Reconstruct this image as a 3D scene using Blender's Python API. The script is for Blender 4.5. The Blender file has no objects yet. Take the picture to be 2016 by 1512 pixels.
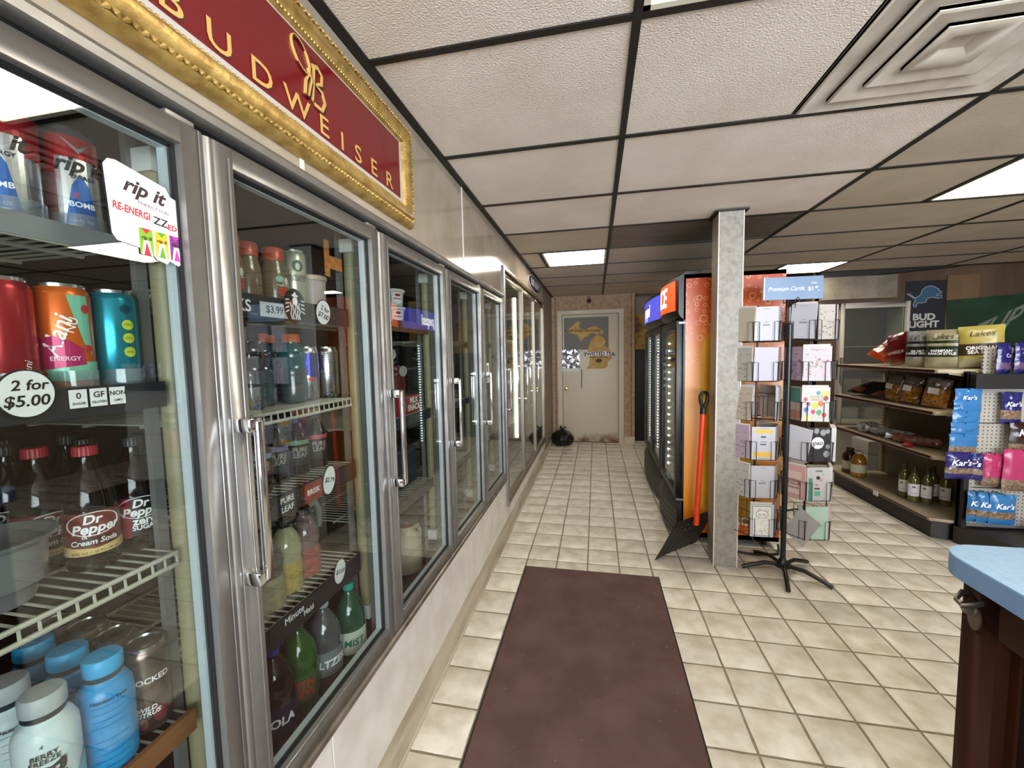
import bpy, bmesh, math, random
from mathutils import Vector, Matrix
random.seed(7)
SC = bpy.context.scene
COL = SC.collection
PI = math.pi

# ---------------------------------------------------------------- camera
cam_data = bpy.data.cameras.new('camera')
cam = bpy.data.objects.new('camera', cam_data)
COL.objects.link(cam)
CAMH = 1.433
yaw, pitch, roll = 0.2018, -0.0753, -0.0204
fw = Vector((-math.sin(yaw)*math.cos(pitch), math.cos(yaw)*math.cos(pitch), math.sin(pitch)))
r0 = Vector((math.cos(yaw), math.sin(yaw), 0)); u0 = r0.cross(fw)
rt = r0*math.cos(roll) + u0*math.sin(roll); up = -r0*math.sin(roll) + u0*math.cos(roll)
cam.matrix_world = Matrix(((rt.x, up.x, -fw.x, 0), (rt.y, up.y, -fw.y, 0), (rt.z, up.z, -fw.z, CAMH), (0, 0, 0, 1)))
cam_data.sensor_fit = 'HORIZONTAL'; cam_data.sensor_width = 36.0
cam_data.lens = 807.4/2016*36.0
cam_data.clip_start = 0.02
SC.camera = cam

# ---------------------------------------------------------------- world, daylight, exposure
w = bpy.data.worlds.new('daylight'); SC.world = w
w.use_nodes = True
bg = w.node_tree.nodes['Background']
bg.inputs[0].default_value = (0.90, 0.92, 1.0, 1)
bg.inputs[1].default_value = 13.0
vs = SC.view_settings
vs.view_transform = 'Standard'; vs.look = 'None'; vs.gamma = 1.0; vs.use_curve_mapping = False
vs.exposure = 0.97
LAMP = 11.0            # emission of the fluorescent ceiling diffusers
try:
    SC.cycles.max_bounces = 10; SC.cycles.transparent_max_bounces = 24
    SC.cycles.sample_clamp_indirect = 6.0
except Exception:
    pass
# the shop window behind the camera: a light portal in the opening helps sample the sky
pl = bpy.data.lights.new('window_portal', 'AREA'); pl.shape = 'RECTANGLE'; pl.size = 4.2; pl.size_y = 1.5
try: pl.cycles.is_portal = True
except Exception: pass
po = bpy.data.objects.new('window_portal', pl); COL.objects.link(po)
po.location = (2.0, -2.64, 1.4); po.rotation_euler = (PI/2, 0, 0)

# ---------------------------------------------------------------- helpers: materials
def lin(h):
    if isinstance(h, (tuple, list)): return tuple(h)[:3] + (1,)
    h = h.lstrip('#'); o = []
    for i in (0, 2, 4):
        c = int(h[i:i+2], 16)/255
        o.append(c/12.92 if c <= 0.04045 else ((c+0.055)/1.055)**2.4)
    return (o[0], o[1], o[2], 1)
MATS = {}
def mat(name, col, rough=0.5, metal=0.0, spec=0.5, col2=None, ns=8.0, lo=0.4, hi=0.65, nd=4, bump=0.0, bs=60.0,
        emit=0.0, ecol=None, coat=0.0, stretch=None, rough2=None, coords='world', sub=0.0):
    if name in MATS: return MATS[name]
    m = bpy.data.materials.new(name); m.use_nodes = True
    nt = m.node_tree; b = nt.nodes['Principled BSDF']
    b.inputs['Base Color'].default_value = lin(col)
    b.inputs['Roughness'].default_value = rough; b.inputs['Metallic'].default_value = metal
    b.inputs['Specular IOR Level'].default_value = spec
    if coat: b.inputs['Coat Weight'].default_value = coat; b.inputs['Coat Roughness'].default_value = 0.05
    if emit:
        b.inputs['Emission Color'].default_value = lin(ecol or col); b.inputs['Emission Strength'].default_value = emit
    if sub: b.inputs['Subsurface Weight'].default_value = sub
    def vec():
        if coords == 'world': s = nt.nodes.new('ShaderNodeNewGeometry').outputs['Position']
        else: s = nt.nodes.new('ShaderNodeTexCoord').outputs['Object']
        if stretch:
            mp = nt.nodes.new('ShaderNodeMapping'); mp.inputs['Scale'].default_value = stretch
            nt.links.new(s, mp.inputs['Vector']); s = mp.outputs[0]
        return s
    if col2 or rough2 is not None:
        n = nt.nodes.new('ShaderNodeTexNoise'); n.inputs['Scale'].default_value = ns; n.inputs['Detail'].default_value = nd
        nt.links.new(vec(), n.inputs['Vector'])
        r = nt.nodes.new('ShaderNodeMapRange'); r.inputs['From Min'].default_value = lo; r.inputs['From Max'].default_value = hi
        nt.links.new(n.outputs[0], r.inputs['Value'])
        if col2:
            mx = nt.nodes.new('ShaderNodeMix'); mx.data_type = 'RGBA'
            mx.inputs[6].default_value = lin(col); mx.inputs[7].default_value = lin(col2)
            nt.links.new(r.outputs[0], mx.inputs[0]); nt.links.new(mx.outputs[2], b.inputs['Base Color'])
        if rough2 is not None:
            r2 = nt.nodes.new('ShaderNodeMapRange'); r2.inputs['To Min'].default_value = rough; r2.inputs['To Max'].default_value = rough2
            nt.links.new(r.outputs[0], r2.inputs['Value']); nt.links.new(r2.outputs[0], b.inputs['Roughness'])
    if bump:
        n = nt.nodes.new('ShaderNodeTexNoise'); n.inputs['Scale'].default_value = bs; n.inputs['Detail'].default_value = 3
        nt.links.new(vec(), n.inputs['Vector'])
        bp = nt.nodes.new('ShaderNodeBump'); bp.inputs['Strength'].default_value = bump; bp.inputs['Distance'].default_value = 0.004
        nt.links.new(n.outputs[0], bp.inputs['Height']); nt.links.new(bp.outputs[0], b.inputs['Normal'])
    MATS[name] = m
    return m
def clear(name, tint='#ffffff', ior=1.5, rough=0.0, density=0.0, base=None):
    """thin clear sheet: Fresnel mix of a see-through and a glossy layer; density adds a milky diffuse body"""
    if name in MATS: return MATS[name]
    m = bpy.data.materials.new(name); m.use_nodes = True; nt = m.node_tree; nt.nodes.clear()
    out = nt.nodes.new('ShaderNodeOutputMaterial'); mx = nt.nodes.new('ShaderNodeMixShader')
    t = nt.nodes.new('ShaderNodeBsdfTransparent'); t.inputs[0].default_value = lin(tint)
    g = nt.nodes.new('ShaderNodeBsdfGlossy'); g.inputs['Roughness'].default_value = rough; g.inputs[0].default_value = (1, 1, 1, 1)
    fr = nt.nodes.new('ShaderNodeFresnel'); ge = nt.nodes.new('ShaderNodeNewGeometry')
    mr = nt.nodes.new('ShaderNodeMapRange'); mr.inputs['To Min'].default_value = ior; mr.inputs['To Max'].default_value = 1/ior
    nt.links.new(ge.outputs['Backfacing'], mr.inputs['Value']); nt.links.new(mr.outputs[0], fr.inputs['IOR'])
    nt.links.new(fr.outputs[0], mx.inputs[0])
    src = t.outputs[0]
    if density:
        d = nt.nodes.new('ShaderNodeBsdfDiffuse'); d.inputs[0].default_value = lin(base or tint)
        m2 = nt.nodes.new('ShaderNodeMixShader'); m2.inputs[0].default_value = density
        nt.links.new(src, m2.inputs[1]); nt.links.new(d.outputs[0], m2.inputs[2]); src = m2.outputs[0]
    nt.links.new(src, mx.inputs[1]); nt.links.new(g.outputs[0], mx.inputs[2]); nt.links.new(mx.outputs[0], out.inputs[0])
    MATS[name] = m
    return m

# ---------------------------------------------------------------- helpers: geometry
TXT = {}
def text_geo(body, shear=0.0, bold=0.0):
    k = (body, shear, bold)
    if k not in TXT:
        c = bpy.data.curves.new('t', 'FONT'); c.body = body; c.align_x = 'CENTER'; c.align_y = 'CENTER'
        c.resolution_u = 3; c.shear = shear; c.offset = bold; c.space_line = 0.85
        o = bpy.data.objects.new('t', c)
        me = o.to_mesh()
        TXT[k] = ([v.co.to_tuple() for v in me.vertices], [tuple(p.vertices) for p in me.polygons])
        o.to_mesh_clear(); bpy.data.objects.remove(o); bpy.data.curves.remove(c)
    return TXT[k]
class MB:
    def __init__(s): s.v = []; s.f = []; s.m = []
    def add(s, vs, fs, mi=0):
        n = len(s.v); s.v += [tuple(v) for v in vs]
        for f in fs: s.f.append(tuple(i+n for i in f)); s.m.append(mi)
        return s
    def box(s, x0, y0, z0, x1, y1, z1, mi=0):
        if x0 > x1: x0, x1 = x1, x0
        if y0 > y1: y0, y1 = y1, y0
        if z0 > z1: z0, z1 = z1, z0
        return s.add([(x0,y0,z0),(x1,y0,z0),(x1,y1,z0),(x0,y1,z0),(x0,y0,z1),(x1,y0,z1),(x1,y1,z1),(x0,y1,z1)],
                     [(3,2,1,0),(4,5,6,7),(0,1,5,4),(1,2,6,5),(2,3,7,6),(3,0,4,7)], mi)
    def tube(s, pts, r, n=8, mi=0, closed=False, flat=1.0):
        P = [Vector(p) for p in pts]; N = len(P); rs = r if isinstance(r, (list, tuple)) else [r]*N
        fr = None; vs = []
        for i in range(N):
            a = P[i-1] if (i > 0 or closed) else P[i]; b = P[(i+1) % N] if (i < N-1 or closed) else P[i]
            t = (b-a).normalized()
            if fr is None:
                h = Vector((0,0,1)) if abs(t.z) < 0.9 else Vector((1,0,0)); fr = (h-t*h.dot(t)).normalized()
            else: fr = (fr-t*fr.dot(t)).normalized()
            q = t.cross(fr)
            for k in range(n):
                A = 2*PI*k/n+PI/n; vs.append(P[i]+fr*math.cos(A)*rs[i]+q*math.sin(A)*rs[i]*flat)
        fs = []
        for i in range(N if closed else N-1):
            j = (i+1) % N
            for k in range(n): fs.append((i*n+k, i*n+(k+1) % n, j*n+(k+1) % n, j*n+k))
        if not closed: fs += [tuple(range(n))[::-1], tuple(range((N-1)*n, N*n))]
        return s.add(vs, fs, mi)
    def cyl(s, p, q, r, n=12, mi=0): return s.tube([p, q], r, n, mi)
    def lathe(s, prof, n=24, c=(0,0,0), mis=None, mi=0, fn=None):
        vs = []
        for r, z in prof:
            for k in range(n):
                A = 2*PI*k/n; rr = r if fn is None else fn(r, z, A)
                vs.append((c[0]+rr*math.cos(A), c[1]+rr*math.sin(A), c[2]+z))
        N = len(prof); b = len(s.v); s.v += vs
        for i in range(N-1):
            for k in range(n):
                s.f.append((b+i*n+k, b+i*n+(k+1) % n, b+(i+1)*n+(k+1) % n, b+(i+1)*n+k)); s.m.append(mis[i] if mis else mi)
        s.f.append(tuple(b+k for k in range(n))[::-1]); s.m.append(mis[0] if mis else mi)
        s.f.append(tuple(b+(N-1)*n+k for k in range(n))); s.m.append(mis[-1] if mis else mi)
        return s
    def prism(s, poly, fn, d0, d1, mi=0):
        n = len(poly); vs = [fn(a, b, d0) for a, b in poly]+[fn(a, b, d1) for a, b in poly]
        fs = [tuple(range(n))[::-1], tuple(range(n, 2*n))]+[(i, (i+1) % n, n+(i+1) % n, n+i) for i in range(n)]
        return s.add(vs, fs, mi)
    def text(s, body, size, fn, mi=0, sx=1.0, shear=0.0, bold=0.0, at=(0,0), rot=0.0):
        vs, fs = text_geo(body, shear, bold); ca, sa = math.cos(rot), math.sin(rot); o = []
        for x, y, z in vs:
            x *= size*sx; y *= size
            o.append(fn(at[0]+x*ca-y*sa, at[1]+x*sa+y*ca))
        return s.add(o, fs, mi)
    def flat(s, poly, fn, mi=0, du=None):
        """2-D polygon (convex) mapped by fn(u,v); du splits it into strips so that it can bend"""
        if du is None: return s.add([fn(a, b) for a, b in poly], [tuple(range(len(poly)))], mi)
        lo = min(p[0] for p in poly); hi = max(p[0] for p in poly); k = max(1, int(math.ceil((hi-lo)/du)))
        def clip(P, c, keep):
            o = []
            for i in range(len(P)):
                a, b = P[i], P[(i+1) % len(P)]; ia = (a[0]-c)*keep >= 0; ib = (b[0]-c)*keep >= 0
                if ia: o.append(a)
                if ia != ib:
                    t = (c-a[0])/(b[0]-a[0]); o.append((c, a[1]+t*(b[1]-a[1])))
            return o
        for i in range(k):
            Q = clip(clip(poly, lo+(hi-lo)*i/k, 1), lo+(hi-lo)*(i+1)/k, -1)
            if len(Q) > 2: s.add([fn(a, b) for a, b in Q], [tuple(range(len(Q)))], mi)
        return s
    def mesh(s, name, mats, bevel=0.0, seg=2, ang=38):
        me = bpy.data.meshes.new(name); me.from_pydata(s.v, [], s.f)
        for m in mats: me.materials.append(m)
        me.polygons.foreach_set('material_index', s.m)
        if bevel:
            bm = bmesh.new(); bm.from_mesh(me)
            bmesh.ops.remove_doubles(bm, verts=bm.verts, dist=1e-5)
            bm.normal_update()
            es = [e for e in bm.edges if len(e.link_faces) == 2 and e.calc_face_angle(0) > 0.6]
            bmesh.ops.bevel(bm, geom=es, offset=bevel, segments=seg, profile=0.6, affect='EDGES', clamp_overlap=True)
            bm.to_mesh(me); bm.free()
        me.update()
        me.shade_smooth(); me.set_sharp_from_angle(angle=math.radians(ang))
        return me
    def build(s, name, mats, parent=None, loc=(0,0,0), rotz=0.0, bevel=0.0, seg=2, ang=38):
        if not isinstance(mats, (list, tuple)): mats = [mats]
        return obj(name, s.mesh(name, mats, bevel, seg, ang), parent, loc, rotz)
def obj(name, me, parent=None, loc=(0,0,0), rotz=0.0):
    o = bpy.data.objects.new(name, me); COL.objects.link(o)
    o.location = loc; o.rotation_euler = (0, 0, rotz)
    if parent is not None: o.parent = parent
    return o
def tag(o, label, cat, group=None):
    o['label'] = label; o['category'] = cat
    if group: o['group'] = group
    return o
def thing(name, label, cat, loc=(0,0,0), rotz=0.0, group=None):
    o = bpy.data.objects.new(name, None); COL.objects.link(o); o.empty_display_size = 0.05
    o.location = loc; o.rotation_euler = (0, 0, rotz)
    return tag(o, label, cat, group)
def struct(o, label=None):
    o['kind'] = 'structure'
    if label: o['label'] = label
    return o
def dup(root, loc, rotz=None, label=None, group=None):
    r = root.copy(); COL.objects.link(r); r.location = loc
    if rotz is not None: r.rotation_euler = (0, 0, rotz)
    if label: r['label'] = label
    if group: r['group'] = group
    for ch in list(root.children):
        c = ch.copy(); COL.objects.link(c); c.parent = r
        for g in list(ch.children):
            d = g.copy(); COL.objects.link(d); d.parent = c
    return r
# plane maps: text/print on walls. left wall faces +x, back wall faces -y, fridge fronts face -x
def on_left(y, z, x): return lambda a, b, d=0: (x+d, y+a, z+b)
def on_back(x, z, y): return lambda a, b, d=0: (x+a, y-d, z+b)
def on_front(y, z, x): return lambda a, b, d=0: (x-d, y-a, z+b)
def on_cyl(r, a0, z=0.0): return lambda u, v, d=0: ((r+d)*math.cos(a0+u/r), (r+d)*math.sin(a0+u/r), z+v)
def ell(a, b, n=24, ca=0.0, cb=0.0): return [(ca+a*math.cos(2*PI*i/n), cb+b*math.sin(2*PI*i/n)) for i in range(n)]
def rect(a0, b0, a1, b1): return [(a0, b0), (a1, b0), (a1, b1), (a0, b1)]

# ---------------------------------------------------------------- shared materials
STEEL = mat('brushed steel', '#9e9d9a', 0.44, 0.9, col2='#8c8b88', ns=9, nd=6, rough2=0.55)
CHROME = mat('chrome', '#d8d8d8', 0.12, 1.0)
DARKGAP = mat('black rubber and gap shade', '#0c0b0b', 0.6)  # gasket rubber, also the painted gap shade above the doors
BLACKMETAL = mat('black enamel metal', '#141414', 0.35)
GLASS = clear('door glass', '#eff3f1', 1.60)
PANE = clear('window pane', '#fbfdfd', 1.45)
WHITE = mat('white card stock', '#e9e8ea', 0.6)
INK = mat('black ink', '#0e0e10', 0.5)
WHITEINK = mat('white ink', '#f2f2f2', 0.5)
PAPER = mat('white paper', '#efeeea', 0.7)

# ================================================================ STRUCTURE
# ---------------------------------------------------------------- floor
grout = mat('grout', '#8a7f6c', 0.9, col2='#7a6f5c', ns=30, bump=0.2, bs=200)
def tile_material():
    m = bpy.data.materials.new('cream ceramic tile'); m.use_nodes = True; nt = m.node_tree; b = nt.nodes['Principled BSDF']
    g = nt.nodes.new('ShaderNodeNewGeometry'); oi = nt.nodes.new('ShaderNodeObjectInfo')
    n1 = nt.nodes.new('ShaderNodeTexNoise'); n1.inputs['Scale'].default_value = 11; n1.inputs['Detail'].default_value = 5
    nt.links.new(g.outputs['Position'], n1.inputs['Vector'])
    r1 = nt.nodes.new('ShaderNodeValToRGB'); e = r1.color_ramp.elements
    e[0].position = 0.30; e[0].color = lin('#c2b9a6'); e[1].position = 0.62; e[1].color = lin('#ddd8cb')
    nt.links.new(n1.outputs[0], r1.inputs[0])
    n2 = nt.nodes.new('ShaderNodeTexNoise'); n2.inputs['Scale'].default_value = 90; n2.inputs['Detail'].default_value = 2
    nt.links.new(g.outputs['Position'], n2.inputs['Vector'])
    r2 = nt.nodes.new('ShaderNodeValToRGB'); e = r2.color_ramp.elements
    e[0].position = 0.72; e[0].color = (1, 1, 1, 1); e[1].position = 0.80; e[1].color = lin('#8a7c60')
    nt.links.new(n2.outputs[0], r2.inputs[0])
    mx = nt.nodes.new('ShaderNodeMix'); mx.data_type = 'RGBA'; mx.blend_type = 'MULTIPLY'; mx.inputs[0].default_value = 0.35
    nt.links.new(r1.outputs[0], mx.inputs[6]); nt.links.new(r2.outputs[0], mx.inputs[7])
    hs = nt.nodes.new('ShaderNodeHueSaturation')
    mr = nt.nodes.new('ShaderNodeMapRange'); mr.inputs['To Min'].default_value = 0.93; mr.inputs['To Max'].default_value = 1.04
    nt.links.new(oi.outputs['Random'], mr.inputs['Value']); nt.links.new(mr.outputs[0], hs.inputs['Value'])
    nt.links.new(mx.outputs[2], hs.inputs['Color']); nt.links.new(hs.outputs[0], b.inputs['Base Color'])
    b.inputs['Roughness'].default_value = 0.33; b.inputs['Specular IOR Level'].default_value = 0.45
    n3 = nt.nodes.new('ShaderNodeTexNoise'); n3.inputs['Scale'].default_value = 45; n3.inputs['Detail'].default_value = 3
    nt.links.new(g.outputs['Position'], n3.inputs['Vector'])
    bp = nt.nodes.new('ShaderNodeBump'); bp.inputs['Strength'].default_value = 0.12; bp.inputs['Distance'].default_value = 0.003
    nt.links.new(n3.outputs[0], bp.inputs['Height']); nt.links.new(bp.outputs[0], b.inputs['Normal'])
    return m
TILE = tile_material()
FX0, FY0, TS = -0.4705, 2.7246, 0.206
floor = struct(MB().box(-0.75, -2.7, -0.06, 5.3, 7.4, -0.0032).build('floor', grout), 'cream ceramic tile floor with brown grout')
def tile_geo(rng):
    hs = TS/2-0.0050; out = []; inn = []
    for side in range(4):
        for i in range(4):
            t = -1+2*i/4; j = rng.uniform(-0.0012, 0.0012) if i else 0
            p = ((t*hs, -hs+j), (hs+j, t*hs), (-t*hs, hs+j), (-hs+j, -t*hs))[side]
            out.append(p); k = (hs-0.005)/hs; inn.append((p[0]*k, p[1]*k))
    n = len(out)
    vs = [(x, y, -0.006) for x, y in out]+[(x, y, -0.0022) for x, y in out]+[(x, y, 0) for x, y in inn]
    fs = [(i, (i+1) % n, n+(i+1) % n, n+i) for i in range(n)]+[(n+i, n+(i+1) % n, 2*n+(i+1) % n, 2*n+i) for i in range(n)]
    return vs, fs+[tuple(range(2*n, 3*n))]
rng = random.Random(3)
geos = [tile_geo(rng) for _ in range(5)]
tile_me = []
for vs, fs in geos:
    b = MB(); b.add(vs, fs); tile_me.append(b.mesh('tile', [TILE], ang=60))
cells = []
for c in range(-1, 28):
    for r in range(-26, 23):
        x = FX0+(c+0.5)*TS; y = FY0+(r+0.5)*TS
        q = Vector((x, y, -CAMH)); d = q.dot(fw)
        vis = d > 0.3 and abs(q.dot(rt)/d) < 1.30 and abs(q.dot(up)/d) < 0.98
        hid = (x > 0.6 and y > 3.2 and x < 1.25) or (x > 2.55 and y > 3.6) or (x > 0.9 and y < 1.1)
        cells.append((0 if vis and not hid else 1, q.length, x, y))
cells.sort()
rest = MB()
for i, (v, d, x, y) in enumerate(cells):
    k = rng.randrange(5)
    if i < 300: obj('tile', tile_me[k], floor, (x, y, 0), rng.randrange(4)*PI/2)
    else:
        rest.add([(a+x, bb+y, z) for a, bb, z in geos[k][0]], geos[k][1])
ro = rest.build('tile_field', TILE, floor, ang=60); ro['kind'] = 'stuff'

# ---------------------------------------------------------------- ceiling
CZ = 2.290
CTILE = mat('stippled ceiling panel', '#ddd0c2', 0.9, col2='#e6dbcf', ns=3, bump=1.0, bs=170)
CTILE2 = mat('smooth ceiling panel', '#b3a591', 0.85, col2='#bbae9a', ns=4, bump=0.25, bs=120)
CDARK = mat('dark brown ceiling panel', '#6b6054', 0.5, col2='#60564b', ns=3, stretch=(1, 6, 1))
BAR = mat('black ceiling grid', '#15120f', 0.5)
DIFF = mat('lit fluorescent diffuser', '#fff6d2', 0.4, emit=LAMP, ecol=(1.0, 0.915, 0.77))
LENS = mat('white lamp housing', '#d8d2c0', 0.5)
ceiling = struct(MB().box(-1.6, -2.7, 2.42, 5.3, 7.4, 2.46).build('ceiling', mat('dark plenum', '#2a2622', 0.9)), 'drop ceiling of stippled panels in a black grid')
XL = [-0.6566, 0.1098, 1.329, 2.548, 3.767, 4.986, 5.29]
YL = [1.1687+0.6096*k for k in range(-7, 11)]
def bar(x0, y0, x1, y1, wd=0.024):
    b = MB()
    if abs(x1-x0) < 1e-6: b.box(x0-wd/2, y0, CZ-0.002, x0+wd/2, y1, CZ+0.03)
    else: b.box(x0, y0-wd/2, CZ-0.001, x1, y0+wd/2, CZ+0.03)
    return b.build('grid_bar', BAR, ceiling)
bar(XL[0], -2.65, XL[0], 6.5, 0.03)
for x in XL[1:6]: bar(x, -2.65, x, 6.5 if x < 1.5 else 5.44)
LIGHTS = {('c0', 4): (-0.47, 0.1098), ('c2', 2): (1.94, 2.548), ('c2', 6): (1.94, 2.548), ('c1', -1): (0.1098, 0.72)}
pan_cache = {}
def panel(x0, y0, x1, y1, m, z=CZ+0.004):
    k = (round(x1-x0, 3), round(y1-y0, 3), m.name)
    if k not in pan_cache:
        W, D = k[0]-0.014, k[1]-0.014
        pan_cache[k] = MB().box(-W/2, -D/2, 0, W/2, D/2, 0.014).mesh('ceiling_tile', [m])
    return obj('ceiling_tile', pan_cache[k], ceiling, ((x0+x1)/2, (y0+y1)/2, z))
for ki, y in enumerate(YL[:-1]):
    k = ki-7; y1 = min(y+0.6096, 7.35); 
    if y > 6.5: continue
    if k < 8: 
        for ci in range(6):
            if ci >= 2 and k >= 7: continue
            bar(XL[ci], y, XL[ci+1], y)
    for ci in range(6):
        if ci >= 2 and k >= 7: continue
        x0, x1 = XL[ci], XL[ci+1]
        lt = LIGHTS.get(('c%d' % ci, k))
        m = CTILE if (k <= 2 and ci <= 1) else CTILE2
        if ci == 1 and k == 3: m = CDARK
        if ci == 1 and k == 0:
            panel(x0, y, 0.72, y1, m); continue
        if lt:
            if lt[0]-x0 > 0.05: panel(x0, y, lt[0], y1, m); bar(lt[0], y, lt[0], y1)
            if x1-lt[1] > 0.05: panel(lt[1], y, x1, y1, m); bar(lt[1], y, lt[1], y1)
            continue
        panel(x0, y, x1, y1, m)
bar(2.548, 5.442, 5.29, 5.442, 0.03)
names = {('c0', 4): 'square fluorescent ceiling light in the aisle before the beige door', ('c2', 2): 'square fluorescent ceiling light above the snack shelf floor',
         ('c2', 6): 'square fluorescent ceiling light behind the card rack sign', ('c1', -1): 'square fluorescent ceiling light next to the metal air vent'}
for (c, k), (x0, x1) in LIGHTS.items():
    y0 = 1.1687+0.6096*k; y1 = y0+0.6096
    t = thing('ceiling_light', names[(c, k)], 'ceiling light', ((x0+x1)/2, (y0+y1)/2, CZ), group='square fluorescent ceiling lights')
    hx, hy = (x1-x0)/2-0.012, (y1-y0)/2-0.012
    b = MB()
    for a in (-1, 1):
        b.box(a*hx, -hy, 0.0, a*(hx-0.018), hy, 0.03); b.box(-hx, a*hy, 0.0, hx, a*(hy-0.018), 0.03)
    b.build('frame', LENS, t)
    MB().box(-hx+0.018, -hy+0.018, 0.004, hx-0.018, hy-0.018, 0.02).build('diffuser', DIFF, t)

# ceiling vent: stamped louvre diffuser, concentric steps
t = thing('ceiling_vent', 'large white metal louvred ceiling vent with concentric rectangular steps', 'vent', (1.0245, 1.4735, CZ))
VM = mat('dusty vent metal', '#cfc5b6', 0.38, 0.0, 0.6, col2='#b8ad9c', ns=9)
VMD = mat('vent duct inside', '#4a443d', 0.6)
b = MB(); b.box(-0.292, -0.292, 0.055, 0.292, 0.292, 0.06); b.build('duct', VMD, t)
for i, (o, inn, zo, zi) in enumerate([(0.296, 0.214, 0.0, 0.030), (0.228, 0.142, -0.006, 0.026), (0.156, 0.076, -0.008, 0.022), (0.090, 0.0, -0.010, 0.006)]):
    b = MB(); th = 0.003
    P = lambda h, z: [(-h, -h, z), (h, -h, z), (h, h, z), (-h, h, z)]
    m_ = (o+inn)/2
    rings = [P(o, zo+0.012), P(o, zo), P(o-0.006, zo-0.003), P(max(inn, 0.03)+0.01 if inn else 0.05, (zo+zi)/2-0.004 if inn else zo), P(inn if inn else 0.03, zi)]
    vsx = [p for r_ in rings for p in r_]; fs = []
    for a in range(len(rings)-1):
        for c in range(4): fs.append((a*4+c, a*4+(c+1) % 4, a*4+4+(c+1) % 4, a*4+4+c))
    if not inn: fs.append((16, 17, 18, 19))
    up_ = [(x, y, z+th) for x, y, z in vsx]; n = len(vsx)
    b.add(vsx+up_, fs+[tuple(i_+n for i_ in f)[::-1] for f in fs])
    b.build('louvre_ring' if inn else 'centre_plate', VM, t)

# ---------------------------------------------------------------- left wall
MARB = mat('beige marbled laminate', '#a69b8a', 0.12, 0.0, 0.5, col2='#978c7b', ns=5, nd=6, bump=0.03, bs=3)
MARB2 = mat('pale marbled laminate', '#d9d6cf', 0.2, 0.0, 0.5, col2='#cbc6bb', ns=6, nd=6, bump=0.03, bs=4)
PINKW = mat('faded brown wall', '#8a7666', 0.6, col2='#7c6858', ns=6)
BASEB = mat('scuffed beige baseboard', '#b9ae9a', 0.5, col2='#9c8f7a', ns=14, stretch=(1, 0.2, 1))
wl = MB()
WX0, WX1 = -0.76, -0.690
wl.box(WX0, -2.7, 1.865, WX1, 3.0, 2.43); wl.box(WX0, 3.0, 2.07, WX1, 5.4, 2.43)
wl.box(WX0, 2.957, 0.255, WX1, 3.008, 2.43); wl.box(WX0, -2.7, 0, WX1, 3.0, 0.47); wl.box(WX0, 3.0, 0, WX1, 5.4, 0.25)
wl.box(WX0, 5.4, 0, WX1, 6.55, 2.43); wl.box(WX0, -2.7, 0, WX1, 0.033, 2.43)
wall_left = struct(wl.build('wall_left', PINKW), 'left wall with marbled laminate panels around the coolers')
ys = [-2.7, -1.55, -0.33, 0.88, 2.09, 3.0]
for a, c in zip(ys[:-1], ys[1:]):
    MB().box(-0.690, a+0.002, 1.866, -0.672, c-0.002, 2.288).build('panel', MARB, wall_left, bevel=0.0015, seg=1)
for a, c in ((3.004, 3.30), (3.304, 4.50), (4.504, 5.40)):
    MB().box(-0.690, a, 2.082, -0.672, c, 2.288).build('panel', MARB, wall_left, bevel=0.0015, seg=1)
for y in (0.88, 2.09):
    MB().box(-0.672, y-0.006, 1.868, -0.669, y+0.006, 2.288).build('seam_strip', MARB2, wall_left)
for a, c in ((-2.7, -0.33), (-0.33, 0.875), (0.875, 2.09), (2.09, 3.003)):
    MB().box(-0.690, a+0.0015, 0.150, -0.674, c-0.0015, 0.468).build('lower_panel', MARB2, wall_left, bevel=0.001, seg=1)
for a, c in ((3.006, 4.2), (4.203, 5.40)):
    MB().box(-0.690, a, 0.150, -0.674, c, 0.248).build('lower_panel', MARB2, wall_left, bevel=0.001, seg=1)
MB().box(-0.690, 5.402, 0.12, -0.672, 6.498, 2.288).build('panel', PINKW, wall_left)
b = MB(); b.prism([(-0.690, 0.0), (-0.668, 0.0), (-0.668, 0.012), (-0.672, 0.016), (-0.672, 0.138), (-0.676, 0.148), (-0.690, 0.148)], lambda a, c, d: (a, d, c), -2.7, 6.5)
struct(b.build('baseboard_left', BASEB), 'scuffed beige baseboard under the coolers')

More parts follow.
